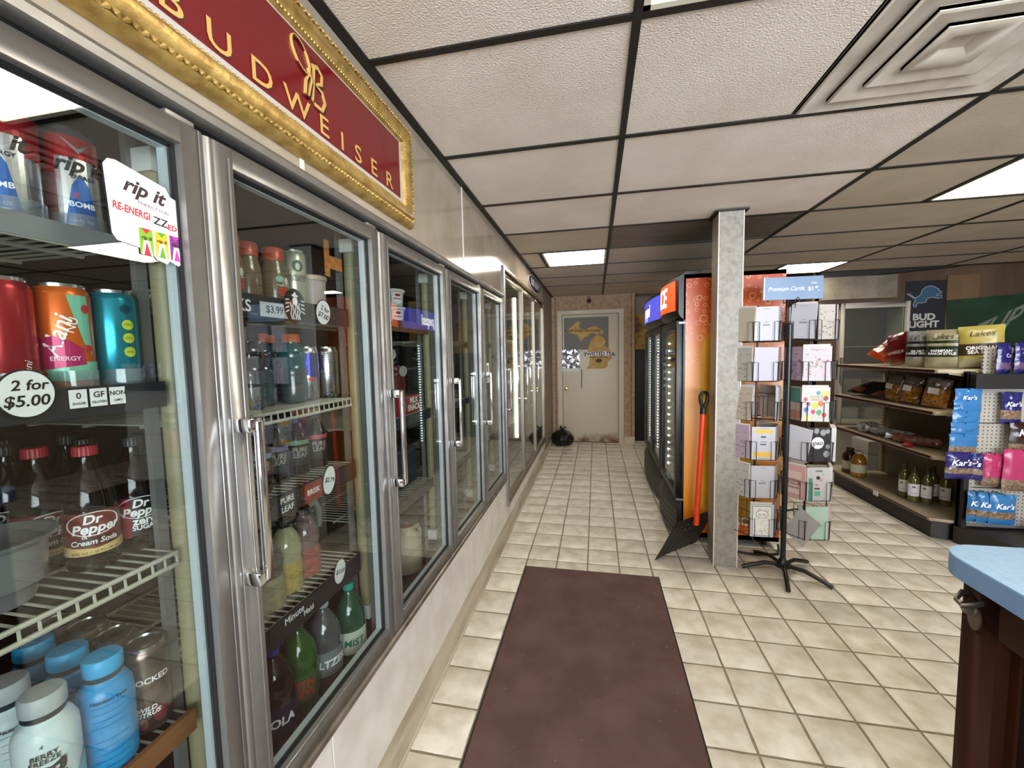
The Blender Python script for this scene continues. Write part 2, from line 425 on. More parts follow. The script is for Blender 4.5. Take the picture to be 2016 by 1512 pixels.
# ---------------------------------------------------------------- back wall with the stock-room door
def wallpaper():
    m = bpy.data.materials.new('brown woven wallpaper'); m.use_nodes = True; nt = m.node_tree; b = nt.nodes['Principled BSDF']
    g = nt.nodes.new('ShaderNodeNewGeometry')
    def wave(direction, sc, dist):
        wv = nt.nodes.new('ShaderNodeTexWave'); wv.wave_type = 'BANDS'; wv.bands_direction = direction
        wv.inputs['Scale'].default_value = sc; wv.inputs['Distortion'].default_value = dist; wv.inputs['Detail'].default_value = 2
        nt.links.new(g.outputs['Position'], wv.inputs['Vector']); return wv.outputs[1]
    a, c = wave('X', 14, 1.5), wave('Z', 26, 0.8)
    n = nt.nodes.new('ShaderNodeTexNoise'); n.inputs['Scale'].default_value = 18; nt.links.new(g.outputs['Position'], n.inputs['Vector'])
    mu = nt.nodes.new('ShaderNodeMath'); mu.operation = 'MULTIPLY'; nt.links.new(a, mu.inputs[0]); nt.links.new(c, mu.inputs[1])
    ad = nt.nodes.new('ShaderNodeMath'); ad.operation = 'ADD'; nt.links.new(mu.outputs[0], ad.inputs[0]); nt.links.new(n.outputs[0], ad.inputs[1])
    r = nt.nodes.new('ShaderNodeValToRGB'); e = r.color_ramp.elements
    e[0].position = 0.35; e[0].color = lin('#7d5d47'); e[1].position = 1.1; e[1].color = lin('#b89c7e')
    nt.links.new(ad.outputs[0], r.inputs[0]); nt.links.new(r.outputs[0], b.inputs['Base Color']); b.inputs['Roughness'].default_value = 0.7
    return m
WP = wallpaper()
wb = MB()
wb.box(-0.76, 6.5, 0, -0.585, 6.56, 2.43); wb.box(0.424, 6.5, 0, 0.587, 6.56, 2.43); wb.box(-0.585, 6.5, 2.07, 0.424, 6.56, 2.43); wb.box(-0.76, 6.56, 0, 0.6, 6.60, 2.43)  # last box, unseen behind the door, added to block leaking daylight
wall_back = struct(wb.build('wall_back', WP), 'back wall in brown woven wallpaper around the beige door')
for x in (-0.12, 0.53, -0.62):
    MB().box(x, 6.497, 2.07 if -0.6 < x < 0.42 else 0.1, x+0.006, 6.5, 2.29).build('groove_strip', mat('dark groove', '#3d2c20', 0.7), wall_back)
DOORP = mat('worn beige door paint', '#c2b6a1', 0.42, col2='#b8ac96', ns=3)
def door_mat():
    m = bpy.data.materials.new('stained beige door paint'); m.use_nodes = True; nt = m.node_tree; b = nt.nodes['Principled BSDF']
    g = nt.nodes.new('ShaderNodeNewGeometry'); sp = nt.nodes.new('ShaderNodeSeparateXYZ'); nt.links.new(g.outputs['Position'], sp.inputs[0])
    n = nt.nodes.new('ShaderNodeTexNoise'); n.inputs['Scale'].default_value = 7; n.inputs['Detail'].default_value = 6; nt.links.new(g.outputs['Position'], n.inputs['Vector'])
    n2 = nt.nodes.new('ShaderNodeTexNoise'); n2.inputs['Scale'].default_value = 22; n2.inputs['Detail'].default_value = 5; nt.links.new(g.outputs['Position'], n2.inputs['Vector'])
    # rust-brown scuffing along the bottom edge
    mr = nt.nodes.new('ShaderNodeMapRange'); mr.inputs['From Min'].default_value = 0.32; mr.inputs['From Max'].default_value = 0.0
    nt.links.new(sp.outputs[2], mr.inputs['Value'])
    mu = nt.nodes.new('ShaderNodeMath'); mu.operation = 'MULTIPLY'; nt.links.new(mr.outputs[0], mu.inputs[0]); nt.links.new(n.outputs[0], mu.inputs[1])
    r1 = nt.nodes.new('ShaderNodeValToRGB'); e = r1.color_ramp.elements; e[0].position = 0.25; e[0].color = (0, 0, 0, 1); e[1].position = 0.55; e[1].color = (1, 1, 1, 1)
    nt.links.new(mu.outputs[0], r1.inputs[0])
    mx = nt.nodes.new('ShaderNodeMix'); mx.data_type = 'RGBA'; mx.inputs[6].default_value = lin('#c6bba6'); mx.inputs[7].default_value = lin('#6e4d2c'); nt.links.new(r1.outputs[0], mx.inputs[0])
    r2 = nt.nodes.new('ShaderNodeValToRGB'); e = r2.color_ramp.elements; e[0].position = 0.66; e[0].color = (1, 1, 1, 1); e[1].position = 0.74; e[1].color = lin('#6a5d4c')
    nt.links.new(n2.outputs[0], r2.inputs[0])
    m2 = nt.nodes.new('ShaderNodeMix'); m2.data_type = 'RGBA'; m2.blend_type = 'MULTIPLY'; m2.inputs[0].default_value = 0.45
    nt.links.new(mx.outputs[2], m2.inputs[6]); nt.links.new(r2.outputs[0], m2.inputs[7]); nt.links.new(m2.outputs[2], b.inputs['Base Color'])
    b.inputs['Roughness'].default_value = 0.4
    return m
dr = struct(MB().box(-0.506, 6.505, 0.012, 0.345, 6.545, 2.005).build('door_1', door_mat(), bevel=0.002), 'worn beige flush door at the end of the aisle')
b = MB()
b.box(-0.584, 6.478, 0, -0.512, 6.56, 2.010); b.box(0.350, 6.478, 0, 0.423, 6.56, 2.010); b.box(-0.584, 6.478, 2.010, 0.423, 6.56, 2.068)
struct(b.build('trim_1', DOORP), 'beige painted door casing')
b = MB(); b.lathe([(0.001, 0.0), (0.028, 0.0), (0.028, 0.006), (0.011, 0.012), (0.011, 0.032), (0.024, 0.042), (0.027, 0.055), (0.02, 0.066), (0.002, 0.068)], 20)
kn = b.build('door_knob', mat('brass', '#b59a5e', 0.25, 1.0), dr, (-0.452, 6.505, 0.86)); kn.rotation_euler = (PI/2, 0, 0)
b = MB(); b.prism([(0, 0), (0.016, 0), (0.016, 0.09), (0.008, 0.105), (0, 0.105)], lambda a, c, d: (d, 6.5-a, c), 0.43, 0.587)
struct(b.build('baseboard_back', mat('cream baseboard', '#b9ad98', 0.5)))
# recess right of the aisle wall, right wall, front wall with the shop window, back-right wall
WBR = mat('brown wood panelling', '#5a4230', 0.55, col2='#46321f', ns=4, stretch=(1, 1, 0.15), nd=6)
struct(MB().box(0.587, 6.56, 0, 0.60, 7.3, 2.43).box(0.55, 7.3, 0, 2.6, 7.36, 2.43).build('wall_recess', PINKW), 'brown recess wall beside the stock-room door')
struct(MB().box(2.56, 5.56, 0, 2.80, 5.62, 2.42).box(3.50, 5.56, 0, 5.3, 5.62, 2.42).box(2.80, 5.56, 1.93, 3.50, 5.62, 2.42).box(2.56, 5.62, 0, 3.6, 5.64, 0.01).box(2.7, 5.95, 0, 3.6, 5.98, 2.42).build('wall_right_back', WBR), 'brown panelled wall behind the snack shelf')
struct(MB().prism([(2.56, 2.20), (3.95, 2.285), (3.95, 2.30), (2.56, 2.30)], lambda a, c, d: (a, d, c), 5.452, 5.556).build('ceiling_gap_shade', BAR), 'black strip standing in for the shade in the ceiling gap above the old cooler')  # tapered black piece painted in as the shade of the ceiling gap
struct(MB().box(2.54, 5.56, 0, 2.60, 7.36, 2.42).build('wall_inner', WBR))
struct(MB().box(5.20, -2.7, 0, 5.26, 5.62, 2.42).build('wall_right', mat('tan wall', '#8a7a64', 0.7)), 'tan right wall')
fwm = MB()
fwm.box(-0.75, -2.70, 0, 5.26, -2.62, 0.62); fwm.box(-0.75, -2.70, 2.15, 5.26, -2.62, 2.42)
fwm.box(-0.75, -2.70, 0.62, -0.12, -2.62, 2.15); fwm.box(4.12, -2.70, 0.62, 5.26, -2.62, 2.15)
struct(fwm.build('wall_front', mat('cream front wall', '#a89c88', 0.7)), 'front wall with the shop window')
wf = MB()
for x in (-0.12, 1.28, 2.70, 4.09): wf.box(x, -2.68, 0.62, x+0.03, -2.63, 2.15)
wf.box(-0.12, -2.68, 0.62, 4.12, -2.63, 0.65); wf.box(-0.12, -2.68, 2.12, 4.12, -2.63, 2.15)
win = struct(wf.build('window_1', STEEL), 'shop window frame')
for x in (-0.09, 1.31, 2.73): MB().box(x, -2.66, 0.65, x+1.36 if x > 2 else x+1.37+0.02, -2.655, 2.12).build('pane', PANE, win)

# ================================================================ WALL COOLER (five glass doors)
INSIDE = mat('shade-toned cooler lining', '#1f1b18', 0.55, col2='#181411', ns=4)  # shade of the unlit interior is put into this dark colour
LINER = mat('pale door liner', '#c3cdd3', 0.35)
TUBEM = mat('yellowed lamp tube', '#8f8767', 0.45)
ENDCAP = mat('white lamp end cap', '#d3d3cc', 0.5)
STRIP = mat('charcoal price strip', '#24252a', 0.4)
WIRE = mat('white coated wire', '#b9b6a8', 0.4)
POST = mat('grey shelf upright', '#6c6a68', 0.45)
def neg(o): return (-o.location[0], -o.location[1], -o.location[2])
DW, DH, DZ0, DX = 0.583, 1.323, 0.500, -0.700
BND = [0.035, 0.622, 1.213, 1.804, 2.391]
cooler = thing('reach_in_cooler', 'long stainless wall cooler with five glass doors under the red framed sign', 'cooler', (-1.05, 1.495, 0.40))
N = neg(cooler)
b = MB()
b.box(-1.50, 0.02, 0.40, -0.705, 2.97, 0.44); b.box(-1.50, 0.02, 1.84, -0.705, 2.97, 1.87)
b.box(-1.50, 0.02, 0.44, -1.46, 2.97, 1.84); b.box(-1.46, 0.02, 0.44, -0.705, 0.035, 1.84); b.box(-1.46, 2.955, 0.44, -0.705, 2.97, 1.84)
b.build('cabinet', INSIDE, cooler, N)
b = MB(); b.prism([(-0.70, 1.842), (-0.665, 1.840), (-0.657, 1.845), (-0.655, 1.857), (-0.661, 1.866), (-0.672, 1.869), (-0.70, 1.869)], lambda a, c, d: (a, d, c), 0.02, 2.985)
b.build('header_rail', STEEL, cooler, N)
MB().box(-0.70, 0.02, 1.822, -0.684, 2.97, 1.842).build('gap_shade_strip', DARKGAP, cooler, N)  # black strip stands in for the shade in the gap over the doors
b = MB(); b.prism([(-0.70, 0.466), (-0.664, 0.466), (-0.658, 0.474), (-0.662, 0.484), (-0.676, 0.492), (-0.70, 0.496)], lambda a, c, d: (a, d, c), 0.02, 2.985)
b.build('sill_rail', mat('dull sill metal', '#8f877b', 0.4, 0.7, col2='#6e655a', ns=9), cooler, N)
MULL = []
for y in [0.037]+BND[1:]+[2.958]:
    o = MB().box(-0.742, y-0.022, 0.44, -0.704, y+0.022, 1.84).box(-0.80, y-0.036, 0.44, -0.788, y-0.018, 1.84).build('mullion', POST, cooler, N)
    b = MB(); b.cyl((-0.768, y-0.006, 0.60), (-0.768, y-0.006, 1.76), 0.019, 14); tb = b.build('lamp_tube', TUBEM, cooler, N)
    b = MB(); b.box(-0.79, y-0.028, 0.555, -0.746, y+0.016, 0.60); b.build('lamp_end_cap', ENDCAP, tb); MB().box(-0.79, y-0.028, 1.76, -0.746, y+0.016, 1.80).build('lamp_end_cap', ENDCAP, tb)
# one door, then copies
def door_mesh(Wd, Hh, ls, rs, ts, bs):
    b = MB()
    b.box(0, 0.016, 0, 0.036, ls, Hh); b.box(0, Wd-rs, 0, 0.036, Wd, Hh)
    b.box(0, ls, Hh-ts, 0.036, Wd-rs, Hh); b.box(0, ls, 0, 0.036, Wd-rs, bs)
    b.cyl((0.024, 0.010, 0), (0.024, 0.010, Hh), 0.0115, 14)
    b.box(0.036, 0.043, 0.03, 0.039, 0.047, Hh-0.02)
    b.box(0.036, Wd-0.009, 0.0, 0.038, Wd-0.006, Hh)
    return b
FRAME_ME = door_mesh(DW, DH, 0.056, 0.038, 0.036, 0.042).mesh('door', [STEEL], bevel=0.0012, seg=1)
GL_ME = MB().box(0.012, 0.054, 0.040, 0.018, DW-0.036, DH-0.034).mesh('glass', [GLASS])
b = MB(); W2, H2 = DW, DH
b.box(-0.006, DW-0.046, 0.03, 0.010, DW-0.039, DH-0.03); b.box(-0.006, 0.058, 0.03, 0.010, 0.066, DH-0.03)
b.box(-0.006, 0.066, 0.034, 0.010, DW-0.046, 0.046); b.box(-0.006, 0.066, DH-0.042, 0.010, DW-0.046, DH-0.034)
LINER_ME = b.mesh('door_liner', [LINER])
b = MB(); b.box(0.010, 0.056, 0.042, 0.022, 0.060, DH-0.036); b.box(0.010, DW-0.042, 0.042, 0.022, DW-0.038, DH-0.036)
b.box(0.010, 0.056, DH-0.040, 0.022, DW-0.038, DH-0.036); b.box(0.010, 0.056, 0.042, 0.022, DW-0.038, 0.046)
GASK_ME = b.mesh('gasket', [DARKGAP])
b = MB()
for z in (0.497, 0.795): b.box(0.036, 0.016, z, 0.074, 0.046, z+0.026)
b.box(0.066, 0.030, 0.503, 0.078, 0.046, 0.815)
HAND_ME = b.mesh('handle', [CHROME], bevel=0.003)
HINGE_ME = MB().box(0.016, DW-0.06, DH, 0.036, DW-0.012, DH+0.009).mesh('hinge', [STEEL], bevel=0.003)
DOORS = []
for i, y in enumerate(BND):
    d = obj('door', FRAME_ME, cooler, (DX-cooler.location[0], y-cooler.location[1], DZ0-cooler.location[2]))
    for nm, me in (('glass', GL_ME), ('door_liner', LINER_ME), ('gasket', GASK_ME), ('handle', HAND_ME), ('hinge', HINGE_ME)): obj(nm, me, d)
    DOORS.append(d)
# wire shelves
def wire_shelf(y0, y1, z, x1=-0.752, depth=0.46, strip=None, stripm=None, lip=None):
    b = MB(); r = 0.0022
    b.cyl((x1, y0, z-0.003), (x1, y1, z-0.003), 0.004, 6); b.cyl((x1+0.001, y0, z-0.024), (x1+0.001, y1, z-0.024), 0.004, 6)
    for xx in (x1-depth*0.33, x1-depth*0.66, x1-depth): b.cyl((xx, y0, z-0.007), (xx, y1, z-0.007), 0.004, 6)
    n = int((y1-y0)/0.021)
    for i in range(n+1):
        y = y0+(y1-y0)*i/n; b.tube([(x1-depth, y, z-0.003), (x1, y, z-0.003), (x1+0.001, y, z-0.024)], r, 5)
    s = b.build('wire_shelf', WIRE, cooler, N)
    if strip: MB().box(x1+0.004, y0, z-strip, x1+0.007, y1, z+0.004).build('price_strip', stripm or STRIP, s)
    if lip: MB().box(x1+0.005, y0, z-0.03, x1+0.014, y1, z+0.010).build('shelf_lip', lip, s)
    return s
S1 = [1.628, 1.392, 1.086, 0.772]
S2 = [1.572, 1.305, 1.100, 0.800]
WOOD = mat('plywood shelf edge', '#7a4f28', 0.6, col2='#8c5e32', ns=10, stretch=(1, 0.3, 4))
GREYT = mat('grey shelf tray', '#77797c', 0.35)
wire_shelf(0.06, 0.586, S1[0], strip=0.026, stripm=GREYT); wire_shelf(0.06, 0.586, S1[1], strip=0.040); wire_shelf(0.06, 0.586, S1[2]); wire_shelf(0.06, 0.586, S1[3], lip=WOOD)
wire_shelf(0.655, 1.150, S2[0], strip=0.048); wire_shelf(0.655, 1.150, S2[1]); wire_shelf(0.655, 1.150, S2[2], strip=0.05, stripm=mat('dark navy price strip', '#1b1d27', 0.35)); wire_shelf(0.655, 1.150, S2[3], strip=0.055)
BRN = mat('brown price strip', '#6b4526', 0.5)
for z, sm in ((1.565, BRN), (1.185, STRIP), (0.86, STRIP)): wire_shelf(1.246, 1.766, z, strip=0.04, stripm=sm)
for y0, y1 in ((1.84, 2.352), (2.43, 2.93)):
    for z in (1.50, 1.17, 0.84): wire_shelf(y0, y1, z, strip=0.03)

# ---------------------------------------------------------------- printed signs on the shelf strips and door glass
def oval_sign(y, z, a, b_, lines, label, x=-0.742, tilt=0.0):
    t = thing('price_oval', label, 'price sign', (x, y, z))
    f = on_left(0, 0, 0); ca, sa = math.cos(tilt), math.sin(tilt)
    g = lambda u, v, d=0: f(u*ca-v*sa, u*sa+v*ca, d)
    MB().prism(ell(a, b_, 36), g, 0, 0.001).build('border', INK, t)
    c = MB().prism(ell(a*0.92, b_*0.93, 36), g, 0.001, 0.002).build('card', WHITE, t)
    m = MB()
    for body, size, u, v in lines: m.text(body, size, lambda p, q: g(p, q, 0.0025), at=(u, v), shear=0.15, bold=0.02)
    m.build('lettering', INK, c)
    return t
oval_sign(0.403, 1.392, 0.031, 0.033, [('2 for', 0.019, 0.003, 0.011), ('$5.00', 0.0205, -0.001, -0.010)], 'white oval price sign reading 2 for 5.00 under the energy cans')
oval_sign(1.025, 1.556, 0.031, 0.036, [('2 for', 0.018, 0.003, 0.010), ('$7.00', 0.0195, 0, -0.010)], 'white oval price sign reading 2 for 7.00 on the coffee shelf', tilt=-0.3)
oval_sign(1.011, 1.085, 0.027, 0.042, [('$2.79', 0.018, 0, 0.0)], 'white oval price sign reading 2.79 on the iced tea shelf', tilt=-0.25)
oval_sign(1.037, 0.802, 0.027, 0.036, [('$1.69', 0.018, 0, 0.0)], 'white oval price sign reading 1.69 on the juice shelf', tilt=-0.25)
def strip_card(name, y, z, w, h, m, label, texts, x=-0.743, tm=INK, cat='price tag'):
    t = thing(name, label, cat, (x, y, z)); f = on_left(0, 0, 0)
    c = MB().prism(rect(-w/2, -h/2, w/2, h/2), f, 0, 0.0015).build('card', m, t)
    mm = MB()
    for body, size, u, v in texts: mm.text(body, size, lambda p, q: f(p, q, 0.002), at=(u, v), bold=0.015)
    mm.build('lettering', tm, c); return t
for dy, a, c in ((-0.026, '0', 'SUGAR'), (0.002, 'GF', 'GLUTEN'), (0.030, 'NON', 'GMO')):
    strip_card('nutrition_badge', 0.482+dy*0.9, 1.379, 0.021, 0.027, WHITE, 'small white badge reading %s on the energy can shelf strip' % (a+' '+c).lower(), [(a, 0.0095 if len(a) > 2 else 0.0125, 0, 0.004), (c, 0.0050, 0, -0.007)], cat='badge')
strip_card('price_tag', 0.848, 1.545, 0.085, 0.034, mat('grey tag paper', '#b9bbc0', 0.6), 'pale grey price tag reading 3.99 below the coffee bottles', [('$3.99', 0.024, 0, 0)])
strip_card('shelf_lettering', 0.748, 1.547, 0.10, 0.034, STRIP, 'dark shelf strip card ending in white letters below the coffee bottles', [('KS', 0.036, 0.012, 0.0)], tm=WHITEINK, cat='shelf card')
strip_card('tea_strip_card', 0.85, 1.076, 0.12, 0.050, STRIP, 'dark shelf card with white iced tea lettering', [('PURE', 0.020, 0, 0.011), ('LEAF', 0.020, 0, -0.011)], tm=WHITEINK, cat='shelf card')
strip_card('juice_strip_card', 0.87, 0.782, 0.20, 0.045, STRIP, 'dark shelf card with white script on the juice shelf', [('Minute', 0.024, -0.02, 0.008), ('Maid', 0.02, 0.03, -0.010)], tm=WHITEINK, cat='shelf card')
strip_card('red_strip_card', 0.945, 1.076, 0.07, 0.05, mat('brick red card', '#8c3b2b', 0.5), 'brick red shelf card between the iced tea card and the 2.79 oval', [('BRISK', 0.02, 0, 0)], tm=WHITEINK, cat='shelf card')
# round coffee emblem on the strip: black disc with white wavy strokes
t = thing('emblem_disc', 'round black and white coffee emblem hanging on the shelf strip', 'emblem', (-0.740, 0.913, 1.562)); f = on_left(0, 0, 0)
ds = MB().prism(ell(0.037, 0.043, 36), f, 0, 0.001).build('disc', mat('emblem black green', '#131a18', 0.5), t)
m = MB()
for k in range(-2, 3):
    pts = [f(k*0.0072+0.002*math.sin(v*260+k)*(1 if k >= 0 else -1), -0.034+v, 0.002) for v in [i*0.006 for i in range(8)]]
    m.tube(pts, 0.0016, 4, flat=0.4)
for s in (-1, 1):
    for k in range(4):
        m.tube([f(s*0.021, -0.012+k*0.009, 0.002), f(s*0.033, -0.017+k*0.010, 0.002)], 0.0018, 4, flat=0.4)
m.flat([(-0.012, 0.026), (-0.008, 0.022), (0.008, 0.022), (0.012, 0.026), (0.006, 0.028), (0, 0.036), (-0.006, 0.028)], lambda u, v: f(u, v, 0.002))
m.flat(ell(0.009, 0.010, 16, 0, 0.012), lambda u, v: f(u, v, 0.002))
m.build('strokes', WHITEINK, ds)
# torn sticker on the first door glass
t = thing('door_sticker', 'torn white energy drink sticker on the first cooler door glass', 'sticker', (-0.681, 0.541, 1.658)); f = on_left(0, 0, 0)
POLY = [(-0.066, 0.055), (-0.060, 0.064), (-0.05, 0.066), (0.020, 0.052), (0.026, 0.040), (0.038, 0.037), (0.045, 0.026), (0.046, -0.070), (0.036, -0.066), (0.032, -0.070), (0.018, -0.064), (0.014, -0.070), (-0.002, -0.066), (-0.010, -0.055), (-0.056, -0.049), (-0.062, -0.040)]
st = MB().prism(POLY, f, 0, 0.0006).build('sheet', WHITE, t)
fl = lambda d: (lambda u, v: f(u, v, d))
m = MB(); m.text('rip it', 0.030, fl(0.0009), at=(-0.014, 0.034), shear=0.3, bold=0.03, rot=-0.10, sx=1.0); m.text('ENERGY FUEL', 0.007, fl(0.0009), at=(0.000, 0.013), rot=-0.1, sx=1.1)
m.text('ZZ', 0.017, fl(0.0009), at=(0.008, -0.006), bold=0.02, rot=-0.08); m.text('!', 0.020, fl(0.0009), at=(0.038, -0.012), bold=0.02); m.build('lettering', mat('plum black ink', '#2a1418', 0.5), st)
m = MB(); m.text('RE-ENERGI', 0.015, fl(0.0009), at=(-0.033, -0.001), bold=0.03, rot=-0.08, sx=0.72); m.text('ED', 0.012, fl(0.0009), at=(0.026, -0.010), bold=0.03); m.build('red_lettering', mat('red ink', '#c8222c', 0.5), st)
for k, (c1, c2, c3) in enumerate((('#7fae2e', '#c22a3a', '#e8e8e8'), ('#e3b52a', '#5aa22c', '#f0f0f0'), ('#7b2a7a', '#c23aa0', '#f2e8f2'))):
    m = MB(); u = -0.026+k*0.023
    m.flat(rect(u, -0.062, u+0.020, -0.022), fl(0.0008), 0)
    m.flat([(u+0.002, -0.062), (u+0.006, -0.040), (u+0.014, -0.040), (u+0.018, -0.062)], fl(0.0010), 2)
    m.flat([(u+0.005, -0.062), (u+0.010, -0.042), (u+0.015, -0.062)], fl(0.0012), 1)
    m.flat([(u+0.003, -0.022), (u+0.010, -0.030), (u+0.017, -0.022)], fl(0.0011), 1)
    m.text('rip it', 0.008, fl(0.0013), 3, at=(u+0.010, -0.036), shear=0.2, bold=0.02)
    m.build('can_print', [mat('print '+c1, c1, 0.5), mat('print '+c2, c2, 0.5), mat('print '+c3, c3, 0.5), INK], st)
for z, h in ((1.335, 0.075), (1.262, 0.03)):
    s_ = thing('door_sticker', 'small white paper sticker on the fifth cooler door glass' + (', the taller one' if h > 0.05 else ', the lower one'), 'sticker', (-0.681, 2.56, z))
    q = MB().box(0, -0.028, -h/2, 0.0006, 0.028, h/2).build('sheet', PAPER, s_)
    MB().box(0.0006, -0.018, -h*0.3, 0.0009, 0.006, h*0.3).build('print', INK, q)

# ================================================================ PRODUCTS IN THE COOLER
ALU = mat('can aluminium', '#c9c9cc', 0.22, 1.0)
CLR = clear('clear bottle plastic', '#ffffff', 1.45)
def can(label, loc, body, deco=None, r=0.033, h=0.157, a0=-0.5, group=None, name='drink_can'):
    t = thing(name, label, 'can', loc, 0, group)
    k = 0.84
    MB().lathe([(r*0.72, 0), (r*0.86, 0.003), (r, 0.012), (r, h-0.016), (r*0.93, h-0.009), (r*k, h-0.004), (r*k, h-0.0032)], 28).build('body', body, t)
    b = MB(); b.lathe([(r*0.80, h-0.006), (r*k+0.0006, h-0.006), (r*k+0.0006, h), (r*0.78, h), (r*0.74, h-0.004), (0.001, h-0.004)], 28)
    ld = b.build('lid', ALU, t)
    b = MB(); b.prism(ell(0.008, 0.011, 14, 0.004, 0), lambda a, c, d: (a, c, d), h-0.0035, h-0.0018); b.build('pull_tab', ALU, ld)
    if deco: deco(t, r+0.0004, a0, h)
    return t
def prints(t, r, specs, name='print'):
    """specs: (kind, args...) on the cylinder; parts by colour"""
    by = {}
    for s in specs:
        by.setdefault(s[1], MB())
        m = by[s[1]]
        if s[0] == 'p': m.flat(s[2], lambda u, v, dd=s[3] if len(s) > 3 else 0.0: on_cyl(r+dd, s[4] if len(s) > 4 else 0)(u, v), du=0.006)
        else: m.text(s[2], s[3], lambda u, v, dd=s[6].get('d', 0.0008), aa=s[6].get('a', 0): on_cyl(r+dd, aa)(u, v), at=(s[4], s[5]), **{k: x for k, x in s[6].items() if k not in 'da'})
    return [m.build(name, col, t) for col, m in by.items()]
C = lambda h, r=0.35, m=0.0, c=0.0: mat('col %s %.2f %.1f' % (h, r, m), h, r, m)
def deco_ripit(t, r, a0, h):
    red, blue, sil = C('#a81c26', 0.25, 0.4), C('#1f5fb0', 0.25, 0.4), C('#d0d0d4', 0.22, 0.9)
    S = [('p', red, rect(-0.10, 0.085, 0.10, 0.142), 0.0, a0), ('p', red, rect(-0.10, 0.012, -0.045, 0.085), 0.0, a0), ('p', red, rect(0.06, 0.012, 0.10, 0.085), 0.0, a0),
         ('p', sil, [(-0.022, 0.142), (0, 0.118), (0.022, 0.142), (0.028, 0.142), (0.0, 0.110), (-0.028, 0.142)][:3]+[(0.0, 0.125)], 0.0003, a0),
         ('p', sil, [(-0.026, 0.110), (0.026, 0.110), (0.032, 0.012), (-0.032, 0.012)], 0.0003, a0),
         ('p', blue, [(-0.020, 0.012), (-0.010, 0.07), (0, 0.088), (0.010, 0.07), (0.020, 0.012)], 0.0006, a0),
         ('t', INK, 'rip it', 0.030, 0.0, 0.100, dict(shear=0.3, bold=0.03, a=a0, d=0.0009)),
         ('t', INK, 'ENERGY', 0.008, 0.004, 0.083, dict(a=a0, d=0.0009, bold=0.02)),
         ('t', WHITEINK, 'BOMB', 0.011, 0.0, 0.042, dict(a=a0, d=0.0009, bold=0.02)), ('t', C('#c8222c'), 'F', 0.012, -0.006, 0.054, dict(a=a0, d=0.0009, bold=0.02)),
         ('t', WHITEINK, '16 FL. OZ.', 0.006, 0.0, 0.018, dict(a=a0, d=0.0009))]
    prints(t, r, S)
CX = -0.800
for y, a0, w_ in ((0.512, -0.25, 'its name turned outward'), (0.439, -0.75, 'between its two twins'), (0.366, -0.9, 'furthest from the sticker')):
    can('red, silver and blue energy can on the top shelf, '+w_, (CX, y, S1[0]+0.001), C('#b8b8be', 0.22, 0.9), deco_ripit, a0=a0, group='red and blue energy cans on the top shelf')
def deco_red(t, r, a0, h):
    S = [('p', WHITE, rect(-0.058, 0.02, -0.012, 0.135), 0.0002, a0), ('t', INK, 'Nutrition Facts', 0.0065, -0.034, 0.128, dict(a=a0, d=0.0005, bold=0.02)), ('t', INK, '10', 0.012, -0.02, 0.116, dict(a=a0, d=0.0005, bold=0.03)),
         ('t', WHITEINK, 'alani', 0.014, 0.024, 0.03, dict(a=a0, d=0.0005, rot=1.4, shear=0.2))]
    for k in range(8): S.append(('p', INK, rect(-0.056, 0.10-k*0.010, -0.014, 0.1008-k*0.010), 0.0005, a0))
    prints(t, r, S)
can('red tall energy can showing its nutrition panel, above the 2 for 5.00 sign', (CX, 0.416, S1[1]+0.001), C('#a3202a', 0.25, 0.5), deco_red, a0=-0.55)
def deco_alani(t, r, a0, h):
    mint, mag = C('#7cc4a8', 0.3, 0.2), C('#b3225f', 0.3, 0.2)
    S = [('p', mint, [(0.006, 0.14), (0.032, 0.14), (0.034, 0.05), (0.022, 0.07), (0.012, 0.11)], 0.0002, a0), ('p', mint, rect(-0.05, 0.012, 0.05, 0.040), 0.0002, a0),
         ('p', mag, [(-0.030, 0.028), (0.024, 0.036), (0.020, 0.060), (-0.004, 0.080), (-0.030, 0.075)], 0.0004, a0),
         ('p', C('#b8303a', 0.3), ell(0.006, 0.007, 10, 0.028, 0.120), 0.0005, a0), ('p', C('#b8303a', 0.3), ell(0.007, 0.006, 10, 0.028, 0.060), 0.0005, a0), ('p', C('#b8303a', 0.3), ell(0.008, 0.006, 10, -0.028, 0.022), 0.0005, a0),
         ('t', WHITEINK, 'Alani', 0.030, -0.007, 0.078, dict(rot=1.25, shear=0.25, bold=0.015, a=a0, d=0.0008)), ('t', WHITEINK, 'NU', 0.016, 0.010, 0.095, dict(rot=1.25, a=a0, d=0.0008)), ('t', WHITEINK, 'ENERGY', 0.009, 0.0, 0.045, dict(a=a0, d=0.0008))]
    prints(t, r, S)
can('orange, mint and magenta tall energy can between a red and a teal can', (CX, 0.484, S1[1]+0.001), C('#d8651c', 0.28, 0.4), deco_alani, a0=-0.55)
def deco_teal(t, r, a0, h):
    lime = C('#c2cc3a', 0.35)
    S = [('p', lime, ell(0.0085, 0.0085, 16, 0.012, z), 0.0003, a0) for z in (0.100, 0.078, 0.055)]+[('t', C('#2a6a5a'), 'ZERO', 0.005, 0.012, z, dict(a=a0, d=0.0006)) for z in (0.100, 0.078, 0.055)]
    S += [('p', C('#154a66', 0.3, 0.4), [(0.003, 0.122), (0.003, 0.130), (0.010, 0.134), (0.017, 0.130), (0.017, 0.122), (0.010, 0.118)], 0.0003, a0)]
    prints(t, r, S)
can('teal tall energy can with three lime dots beside the cooler upright', (CX, 0.552, S1[1]+0.001), C('#1f8ea3', 0.22, 0.6), deco_teal, a0=-0.4)
